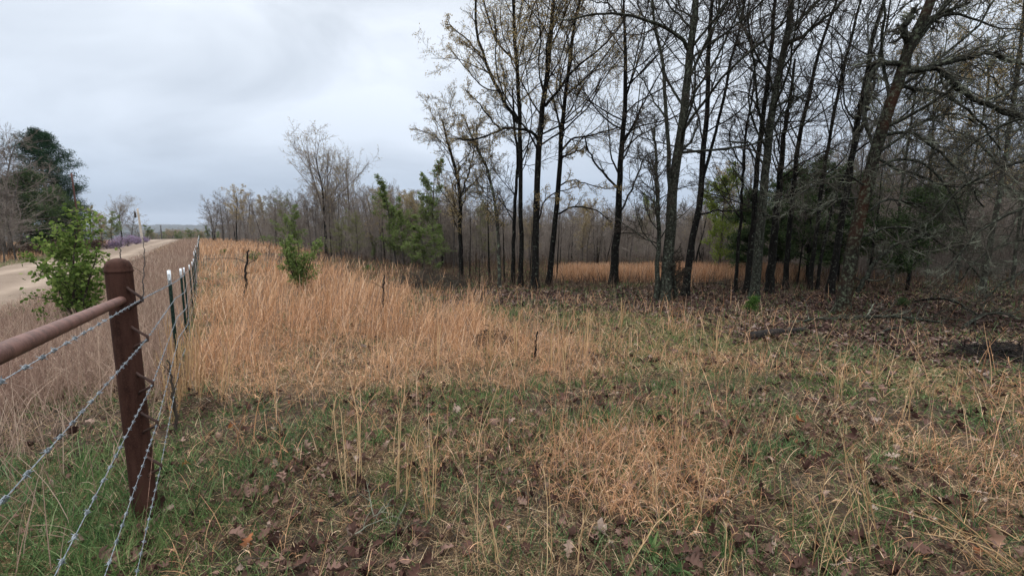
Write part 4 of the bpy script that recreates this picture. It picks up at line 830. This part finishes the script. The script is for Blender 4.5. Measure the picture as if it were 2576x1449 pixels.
def heap(px, py, w, h, n, label, mat, seed, r=.008, name='brush_pile', ym=1.0, low=.5):
    rng = np.random.default_rng(seed); b = gpt(px, py); a = rng.uniform(0, 6.28, n); rad = np.sqrt(rng.random(n)) * w; o = np.stack([np.cos(a) * rad, np.sin(a) * rad * ym, rng.random(n) * h * (1 - rad / w * .8)], 1)
    P, R = grow(b + o, np.stack([rng.normal(0, 1, n), rng.normal(0, 1, n), rng.normal(.15, .35, n)], 1), rng.uniform(.3, .9, n) * w * low, rng.uniform(.5, 1.3, n) * r, 6, .2, -.02, .4, rng)
    P[:, :, 2] = np.maximum(P[:, :, 2], H(P[:, :, 0], P[:, :, 1]) + .005); V, q = tubes(P, R, 4); o = mesh(name, V - b, q, M[mat]); o.location = b; return tag(o, label, 'brush pile')
heap(1080, 722, 1.4, .75, 900, 'grey heap of cut brush at the right end of the far golden grass', 'bark_twig', 51, .010)
heap(1235, 868, .35, .32, 420, 'small dark heap of brush in the straw of the mid field', 'charred', 52, .007)
heap(2545, 905, .62, .28, 700, 'dark pile of sticks and leaves at the right edge', 'charred', 53, .009)
heap(490, 1040, .22, .25, 260, 'dark dead weed tangle beside the fence', 'dry_brown', 54, .003)

# ------------------------------------------------------------------ grass and litter
def scatter(n, r0, r1, rho0, rfull, seed, a0=-62, a1=60, ex=2.0):
    """random ground points, density rho0 up to rfull then falling off with distance"""
    rng = np.random.default_rng(seed); r = np.geomspace(r0, r1, 800); w = np.minimum(1, (rfull / r) ** ex) * r; c = np.concatenate([[0], np.cumsum((w[1:] + w[:-1]) / 2 * np.diff(r))])
    rr = np.interp(rng.random(n) * c[-1], c, r); a = np.radians(rng.uniform(a0, a1, n)); x = rr * np.sin(a); y = rr * np.cos(a); return x, y, rr, rng
def finish(name, V, q, mat, label, cat='grass'): return tag(mesh(name, V, q, M[mat]), label, cat, kind='stuff')
def keep(m, *a): return [v[m] for v in a]
def on_road(x, y): return roadness(x, y) > .35

# tall golden grass
x, y, r, rng = scatter(300000, 3.2, 150, 1, 8, 601, -50, 30, 1.75)
off = fence_off(x, y)
core = soft(x, y, Z_CORE, .15); d = .42 * soft(x, y, Z_GOLD, .13) + .58 * core; cl = fbm(x * 1.4, y * 1.4, 5); 
dens = d * (0.05 + .85 * sst(cl, .40, .62)) * (off < -.05)
dens = np.maximum(dens, 1.0 * soft(x, y, Z_BAND, .03)); dens = np.maximum(dens, .05 * (r < 14) * (off < -.2) * sst(fbm(x * .9, y * .9, 27), .45, .6)); 
dens = np.maximum(dens, (off < 0) * (off > -14) * (r > 50) * .9)
dens *= (1 - .85 * sst(fbm(x / 1.6, y / 1.6, 15), .45, .60) * (r < 40)) * np.where(r < 17, .72, 1)
m = (rng.random(len(x)) < dens) & ~on_road(x, y)
x, y, r, core = keep(m, x, y, r, core); n = len(x); B = np.stack([x, y, H(x, y) - .02], 1); bd_ = soft(x, y, Z_BAND, .03)
hs = np.where(rng.random(n) < .22, rng.uniform(.6, 1.0, n), rng.gamma(3, .13, n).clip(.12, .75)) * (.45 + .95 * fbm(x / 1.1, y / 1.1, 8)) * (.62 + .38 * core) * np.where(bd_ > .3, .95, 1)
w = rng.uniform(.0035, .007, n) * np.where(hs > .6, 1.35, 1) * np.clip(r / 6, 1, 9) ** .85
V1, q1, PP = ribbons(B, hs, rng.normal(1.2, 1.4, n), np.abs(rng.normal(.12, .12, n)), rng.gamma(1.5, .30, n), w, 5, rng, waz=rng.normal(0, .5, n), tip=.35, kink=.03)
g = Geo(); g.add(V1, q1)
m2 = r < 26; S = PP[m2]; ns = len(S)
for rep in range(2):                          # curled leaves along the stems
    k = rng.integers(1, 4, ns); b2 = S[np.arange(ns), k]; V2, q2, _ = ribbons(b2, rng.uniform(.08, .22, ns), rng.uniform(0, 6.28, ns), rng.uniform(.2, .6, ns), rng.uniform(.8, 2.4, ns), w[m2] * .8, 3, rng, tip=.2); g.add(V2, q2)
g.build('tall_golden_grass', M['golden_grass'], smooth=False); o = bpy.data.objects['tall_golden_grass']; tag(o, 'tall orange-tan dry grass covering the field right of the fence', 'grass', kind='stuff')
print('golden', n)
x, y, r, rng = scatter(90000, 16, 24, 1, 30, 611, 3, 40); m = rng.random(len(x)) < soft(x, y, Z_BAND, .02) * (.5 + .5 * sst(fbm(x, y, 12), .35, .55)); x, y, r = keep(m, x, y, r); n = len(x)
V, q, _ = ribbons(np.stack([x, y, H(x, y) - .02], 1), rng.uniform(.35, .85, n), rng.uniform(0, 6.28, n), np.abs(rng.normal(.08, .08, n)), rng.gamma(1.5, .2, n), rng.uniform(.008, .018, n), 4, rng, waz=rng.normal(0, .5, n), tip=.35); finish('far_golden_grass', V, q, 'golden_grass', 'band of orange dry grass behind the oaks')
# straw clumps and single stems over the rest of the field
x, y, r, rng = scatter(150000, 1.0, 40, 1, 4, 602, -45, 60)
off = fence_off(x, y); cl = fbm(x * 1.3, y * 1.3, 25); st = soft(x, y, Z_STRAWF)
dens = (.10 + .9 * sst(cl, .56, .68)) * .24 + .6 * st + .45 * soft(x, y, Z_GOLD, .1) * (.3 + sst(fbm(x * 2, y * 2, 26), .4, .6)); dens *= (1 - .6 * soft(x, y, Z_LITTER, .13)) * (off < -.1)
dens *= np.where(r < 2.2, .5, 1)
m = rng.random(len(x)) < dens; x, y, r = keep(m, x, y, r); n = len(x); B = np.stack([x, y, H(x, y) - .01], 1)
hs = np.where(rng.random(n) < .10, rng.uniform(.35, .8, n), rng.uniform(.10, .32, n)); w = rng.uniform(.0024, .005, n) * np.clip(r / 4, 1, 5) ** .8
V1, q1, PP = ribbons(B, hs, rng.uniform(0, 6.28, n), np.abs(rng.normal(.15, .15, n)), np.where(hs > .33, rng.gamma(1.5, .25, n), rng.uniform(.2, 2.0, n)), w, 6, rng, tip=.3, kink=.05)
g = Geo(); g.add(V1, q1)
for rep in range(2):
    k = rng.integers(1, 4, n); b2 = PP[np.arange(n), k]; V2, q2, _ = ribbons(b2, rng.uniform(.05, .13, n), rng.uniform(0, 6.28, n), rng.uniform(.2, .7, n), rng.uniform(1., 3.0, n), w * .9, 4, rng, tip=.2); g.add(V2, q2)
g.build('straw_clumps', M['golden_grass'], smooth=False); tag(bpy.data.objects['straw_clumps'], 'curled clumps of dry straw and single stalks across the near field', 'grass', kind='stuff')
# tall foreground stalks drawn where the photo has the strongest ones
SG = [(452, 1010, 440, 850, 16), (472, 985, 465, 830, 14), (425, 1010, 405, 880, 10), (488, 950, 494, 800, 12), (440, 1060, 452, 930, 8), (500, 1000, 512, 880, 8), (560, 1010, 572, 880, 6), (1300, 900, 1306, 780, 6), (1230, 930, 1238, 800, 5), (1390, 930, 1400, 790, 6), (1470, 900, 1480, 770, 6), (1420, 960, 1425, 850, 5), (1100, 930, 1110, 800, 4), (1880, 1010, 1895, 880, 3), (2400, 1010, 2415, 900, 4), (2200, 960, 2210, 850, 4), (1075, 1310, 1056, 1045, 4), (1080, 1290, 1068, 1060, 3), (1000, 1250, 1003, 920, 3), (880, 1240, 877, 970, 3), (905, 1215, 900, 985, 3), (1010, 1270, 1025, 1000, 2), (1255, 1449, 1190, 1215, 3), (1375, 1449, 1372, 1130, 2), (2190, 1400, 2130, 1070, 6), (2560, 1449, 2235, 1240, 3), (2500, 1449, 2290, 1290, 2), (2600, 1440, 2330, 1270, 2), (2576, 1380, 2420, 1290, 1), (2130, 1449, 2010, 1180, 3), (1560, 1449, 1690, 1240, 2), (1450, 1449, 1480, 1250, 2), (1545, 1300, 1500, 1160, 3), (1640, 1290, 1625, 1100, 3), (1760, 1300, 1740, 1060, 2), (1700, 1150, 1690, 990, 3), (1940, 1100, 1968, 995, 2), (570, 960, 578, 760, 4), (2110, 1010, 2125, 860, 6), (2280, 1060, 2290, 900, 5), (430, 950, 424, 780, 10), (440, 930, 445, 800, 8), (1180, 940, 1190, 860, 4), (1800, 900, 1812, 790, 4), (1560, 830, 1570, 750, 6), (840, 1050, 875, 968, 2), (2050, 1449, 2110, 1180, 3), (1830, 1449, 1845, 1290, 3)]
g = Geo(); rng = np.random.default_rng(9)
for (bx_, by_, tx_, ty_, cnt) in SG:
    b = gpt(bx_, min(by_, 1446)); t = vpl(tx_, ty_, b[1] + .0); d = t - b; 
    for k in range(cnt):
        o = rng.normal(0, .02, 3) * [1, 1, 0]; dd = d + rng.normal(0, .07, 3) * np.linalg.norm(d); mid = b + o + dd * .5 + [rng.normal(0, .02), 0, .06 * np.linalg.norm(dd)]
        P, R = resample([b + o, mid, b + o + dd * rng.uniform(.75, 1.0)], [.0022, .0019, .001], 12); P[1:] += rng.normal(0, .0013, P[1:].shape); R = R * 1.08 * max(1, b[1] / 3.2); V, q = tubes(P[None], R[None], 4); g.add(V, q)
        j = rng.integers(2, 11, 7); S = P[j]; V, q, _ = ribbons(S, rng.uniform(.03, .09, 7), rng.uniform(0, 6.28, 7), rng.uniform(.15, .5, 7), rng.uniform(.1, 1.0, 7), np.full(7, .003), 3, rng, tip=.1); g.add(V, q)
g.build('dry_grass_stalks', M['stalk'], smooth=False); tag(bpy.data.objects['dry_grass_stalks'], 'tall golden dry grass stalks standing singly in the foreground', 'grass', kind='stuff')

# short dry thatch
x, y, r, rng = scatter(330000, .75, 34, 1, 3.0, 603, -62, 60, 1.9)
off = fence_off(x, y); cl = fbm(x * 1.1, y * 1.1, 35)
dens = (.45 + .55 * sst(cl, .35, .6)) * (1 - .5 * soft(x, y, Z_LITTER, .13)) * (1 - .35 * soft(x, y, Z_GREENF))
m = (rng.random(len(x)) < dens) & ~on_road(x, y); x, y, r = keep(m, x, y, r); n = len(x); B = np.stack([x, y, H(x, y) - .004], 1)
w = rng.uniform(.002, .0045, n) * np.clip(r / 3, 1, 8) ** .85
V, q, _ = ribbons(B, rng.uniform(.04, .15, n) * np.clip(r / 6, 1, 1.6), rng.uniform(0, 6.28, n), rng.uniform(.5, 1.4, n), rng.uniform(.1, 1.1, n), w, 3, rng, tip=.3)
V[:, 2] = np.maximum(V[:, 2], H(V[:, 0], V[:, 1]) + .002)
finish('dry_thatch', V, q, 'tan_grass', 'short matted tan dead grass between the green patches'); print('thatch', n)
# green grass
x, y, r, rng = scatter(520000, .75, 40, 1, 3.0, 604, -62, 60, 1.85)
cl = fbm(x * .8, y * .8, 45); cl2 = fbm(x * 3.2, y * 3.2, 46); off = fence_off(x, y); gz_ = soft(x, y, Z_GREENF); mo = np.maximum(np.maximum(soft(x, y, Z_MOSS), soft(x, y, Z_MOSS2)), soft(x, y, Z_MOSS3))
dens = (.38 + .62 * sst(cl, .36, .54)) * (.15 + .85 * sst(cl2, .40, .58)) * (1 - .8 * soft(x, y, Z_LITTER, .13)) * (1 - .75 * soft(x, y, Z_GOLD)) * .9
dens = np.maximum(dens, gz_ * (.5 + .5 * cl2)); dens = np.maximum(dens, mo * .3)
dens = np.where((off > 10) & (off < 15), .9, dens); dens = np.where((off > .5) & (off < 10), dens * .45, dens)
m = (rng.random(len(x)) < dens) & ~on_road(x, y); x, y, r, gz_, mo = keep(m, x, y, r, gz_, mo); n = len(x); B = np.stack([x, y, H(x, y) - .004], 1)
hs = rng.gamma(4, .017, n).clip(.03, .16) * (1 + .7 * gz_) * (1 - .45 * mo) * np.clip(r / 7, 1, 1.5); w = rng.uniform(.003, .006, n) * np.clip(r / 3, 1, 8) ** .85
V, q, _ = ribbons(B, hs, rng.uniform(0, 6.28, n), np.abs(rng.normal(.25, .3, n)), rng.uniform(.1, 1.3, n), w, 3, rng, tip=.15)
finish('green_grass', V, q, 'green_grass', 'short new green grass in patches over the ground'); print('green', n)
# roadside grass between fence and road and beyond the road
x, y, r, rng = scatter(210000, 2.4, 170, 1, 7, 605, -64, -26, 1.7)
off = fence_off(x, y) ; dens = ((off > .1) * (off < 4.5) * (.35 + .65 * sst(fbm(x, y, 55), .3, .6)) + (off > 10.2) * (off < 26) * .9 * (r > 12)) * np.where(r < 8, .06 + .94 * sst(r, 4, 8), 1)
dens = dens * np.where((off > 10) & (off < 12.5), .3, 1)
m = (rng.random(len(x)) < dens) & ~on_road(x, y); x, y, r, off = keep(m, x, y, r, off); n = len(x); B = np.stack([x, y, H(x, y) - .02], 1)
hs = rng.uniform(.2, .75, n) * np.where(off > 3.2, .5, 1.0) * np.where(off > 10, .8, 1) * (.7 + .5 * fbm(x / 1.2, y / 1.2, 58)); w = rng.uniform(.003, .006, n) * np.clip(r / 6, 1, 9) ** .85
V1, q1, PP = ribbons(B, hs, rng.uniform(0, 6.28, n), np.abs(rng.normal(.18, .15, n)), rng.gamma(1.6, .25, n), w, 5, rng, tip=.35, kink=.06); g = Geo(); g.add(V1, q1)
m2 = r < 22; S = PP[m2]; ns = len(S); k = rng.integers(1, 5, ns); V2, q2, _ = ribbons(S[np.arange(ns), k], rng.uniform(.06, .18, ns), rng.uniform(0, 6.28, ns), rng.uniform(.3, .9, ns), rng.uniform(.3, 2, ns), w[m2] * .8, 3, rng, tip=.2); g.add(V2, q2)
g.build('roadside_grass', M['road_grass'], smooth=False); tag(bpy.data.objects['roadside_grass'], 'greyish pink-tan dry weeds on the verges of the gravel road', 'grass', kind='stuff'); print('road', n)
x, y, r, rng = scatter(90000, 14, 110, 1, 25, 612, -60, -33, 1.5); off = fence_off(x, y); m = (off > 12) & (off < 30) & (rng.random(len(x)) < .3 + .7 * sst(fbm(x / 2, y / 2, 13), .4, .6)); x, y, r = keep(m, x, y, r); n = len(x)
V, q, _ = ribbons(np.stack([x, y, H(x, y) - .02], 1), rng.uniform(.25, .75, n), rng.uniform(0, 6.28, n), np.abs(rng.normal(.12, .1, n)), rng.gamma(1.5, .2, n), rng.uniform(.008, .016, n) * np.clip(r / 25, 1, 4), 4, rng, tip=.35); finish('far_side_grass', V, q, 'golden_grass', 'strip of pinkish straw grass on the far side of the road')
# brownish low growth at the foot of the far wood
x, y, r, rng = scatter(60000, 17, 75, 1, 20, 606, -28, 60, 1.6); dens = (1 - soft(x, y, Z_LITTER) * .9) * (1 - soft(x, y, Z_BAND, .03)) * (1 - soft(x, y, Z_GOLD)); m = (rng.random(len(x)) < dens) & (fence_off(x, y) < -3); x, y, r = keep(m, x, y, r); n = len(x)
V, q, _ = ribbons(np.stack([x, y, H(x, y) - .02], 1), rng.uniform(.2, .7, n), rng.uniform(0, 6.28, n), np.abs(rng.normal(.2, .2, n)), rng.gamma(1.6, .3, n), rng.uniform(.01, .03, n), 4, rng); finish('woodland_weeds', V, q, 'dry_brown', 'brown dead weeds on the floor of the wood', 'weeds')
# fallen leaves
def leafmesh(C, size, az, rng, lobed=True, curl=.5, tilt=.35):
    N = len(C); hw = np.array([.03, .22, .10, .40, .16, .46, .17, .27, .03]) if lobed else np.array([.03, .34, .42, .25, .03]); ns = len(hw); t = np.linspace(-.5, .5, ns)
    L = t[None, :] * size[:, None]; W = hw[None] * size[:, None] * rng.uniform(.6, 1.1, (N, 1)) * (1 + rng.normal(0, .15, (N, ns)) * lobed)
    cz = rng.normal(0, curl, (N, 1)); bz = rng.normal(0, curl, (N, 1)); V = np.zeros((N, ns, 3, 3))
    for s, k in ((-1, 0), (0, 1), (1, 2)):
        V[:, :, k, 0] = L; V[:, :, k, 1] = W * s; V[:, :, k, 2] = bz * t[None] ** 2 * size[:, None] * 1.6 + (np.abs(cz) * W * .9 * s * s) + (rng.normal(0, .05, (N, ns)) * size[:, None] if s else 0)
    V[:, :, 0, 0] += .06 * size[:, None]; V[:, :, 2, 0] += .06 * size[:, None]
    ax = nrm(np.stack([rng.normal(0, tilt, N), rng.normal(0, tilt, N), np.ones(N)], 1)); ux = nrm(np.cross(np.stack([np.cos(az), np.sin(az), 0 * az], 1), ax)); uy = np.cross(ax, ux)
    W_ = V[..., 0:1] * ux[:, None, None] + V[..., 1:2] * uy[:, None, None] + V[..., 2:3] * ax[:, None, None]; W_ = W_ + C[:, None, None]
    b = np.arange(N)[:, None, None] * ns * 3; i = np.arange(ns - 1)[None, :, None] * 3; k = np.arange(2)[None, None]; q = np.stack([b + i + k, b + i + k + 1, b + i + k + 4, b + i + k + 3], -1).reshape(-1, 4)
    return W_.reshape(-1, 3), q
x, y, r, rng = scatter(17000, .8, 15, 1, 3.2, 607, -60, 60, 1.8); dens = .25 + .75 * sst(fbm(x * 1.2, y * 1.2, 65), .4, .6); dens *= 1 - .8 * soft(x, y, Z_GOLD); dens = np.where(fence_off(x, y) > .3, dens * .3, dens); m = (rng.random(len(x)) < dens) & ~on_road(x, y); x, y, r = keep(m, x, y, r); n = len(x)
sz = rng.gamma(4, .011, n).clip(.02, .105); C = np.stack([x, y, H(x, y) + .012 + sz * .25], 1); V, q = leafmesh(C, sz, rng.uniform(0, 6.28, n), rng, True, .8, .6); V[:, 2] = np.maximum(V[:, 2], H(V[:, 0], V[:, 1]) + .003)
o = mesh('fallen_oak_leaves', V, q, M['dead_leaf'], smooth=False); tag(o, 'curled brown lobed oak leaves scattered in the near grass', 'leaves', kind='stuff'); print('leaves', n)
x, y, r, rng = scatter(150000, 6, 42, 1, 11, 608, -25, 60, 1.9); dens = soft(x, y, Z_LITTER, .13) * (.35 + .65 * sst(fbm(x * .8, y * .8, 68), .38, .56)) + .05; m = rng.random(len(x)) < dens; x, y, r = keep(m, x, y, r); n = len(x)
sz = rng.gamma(5, .013, n).clip(.03, .11) * np.clip(r / 14, 1, 1.5); C = np.stack([x, y, H(x, y) + .01 + sz * .15], 1); V, q = leafmesh(C, sz, rng.uniform(0, 6.28, n), rng, False, .5, .35)
tag(mesh('leaf_litter', V, q, M['litter_leaf']), 'dark purplish-brown leaf litter under the oaks', 'leaves', kind='stuff'); print('litter', n)
# small sticks and stones
x, y, r, rng = scatter(3800, 1, 26, 1, 4, 609, -50, 60); n = len(x); B = np.stack([x, y, H(x, y) + .012], 1); P, R = grow(B, np.stack([rng.normal(0, 1, n), rng.normal(0, 1, n), rng.normal(0, .12, n)], 1), rng.uniform(.06, .4, n), rng.uniform(.0012, .004, n) * np.clip(r / 5, 1, 3), 5, .18, 0, .4, rng); P[:, :, 2] = np.maximum(P[:, :, 2], H(P[:, :, 0], P[:, :, 1]) + .003)
V, q = tubes(P, R, 4); tag(mesh('small_sticks', V, q, M['bark_twig']), 'small grey sticks lying in the grass and leaves', 'sticks', kind='stuff')

tot = sum(len(o.data.polygons) for o in scn.objects if o.type == 'MESH'); print('objects', len(scn.objects), 'polys(with copies)', tot)

# ------------------------------------------------------------------ haze over the whole place
V = np.array([[x_, y_, z_] for x_ in (-4600, 4600) for y_ in (-1200, 4600) for z_ in (-75, 120)], float); q = [[0, 1, 3, 2], [4, 6, 7, 5], [0, 4, 5, 1], [2, 3, 7, 6], [0, 2, 6, 4], [1, 5, 7, 3]]
m, nt = newmat('haze'); pv = nt.nodes.new('ShaderNodeVolumePrincipled'); ov = nt.nodes.new('ShaderNodeOutputMaterial'); pv.inputs['Density'].default_value = .00009; pv.inputs['Color'].default_value = (.80, .87, .97, 1); nt.links.new(pv.outputs[0], ov.inputs['Volume'])
tag(mesh('haze', V, q, m), 'thin blue-grey haze in front of the distant hills', 'haze', kind='stuff')
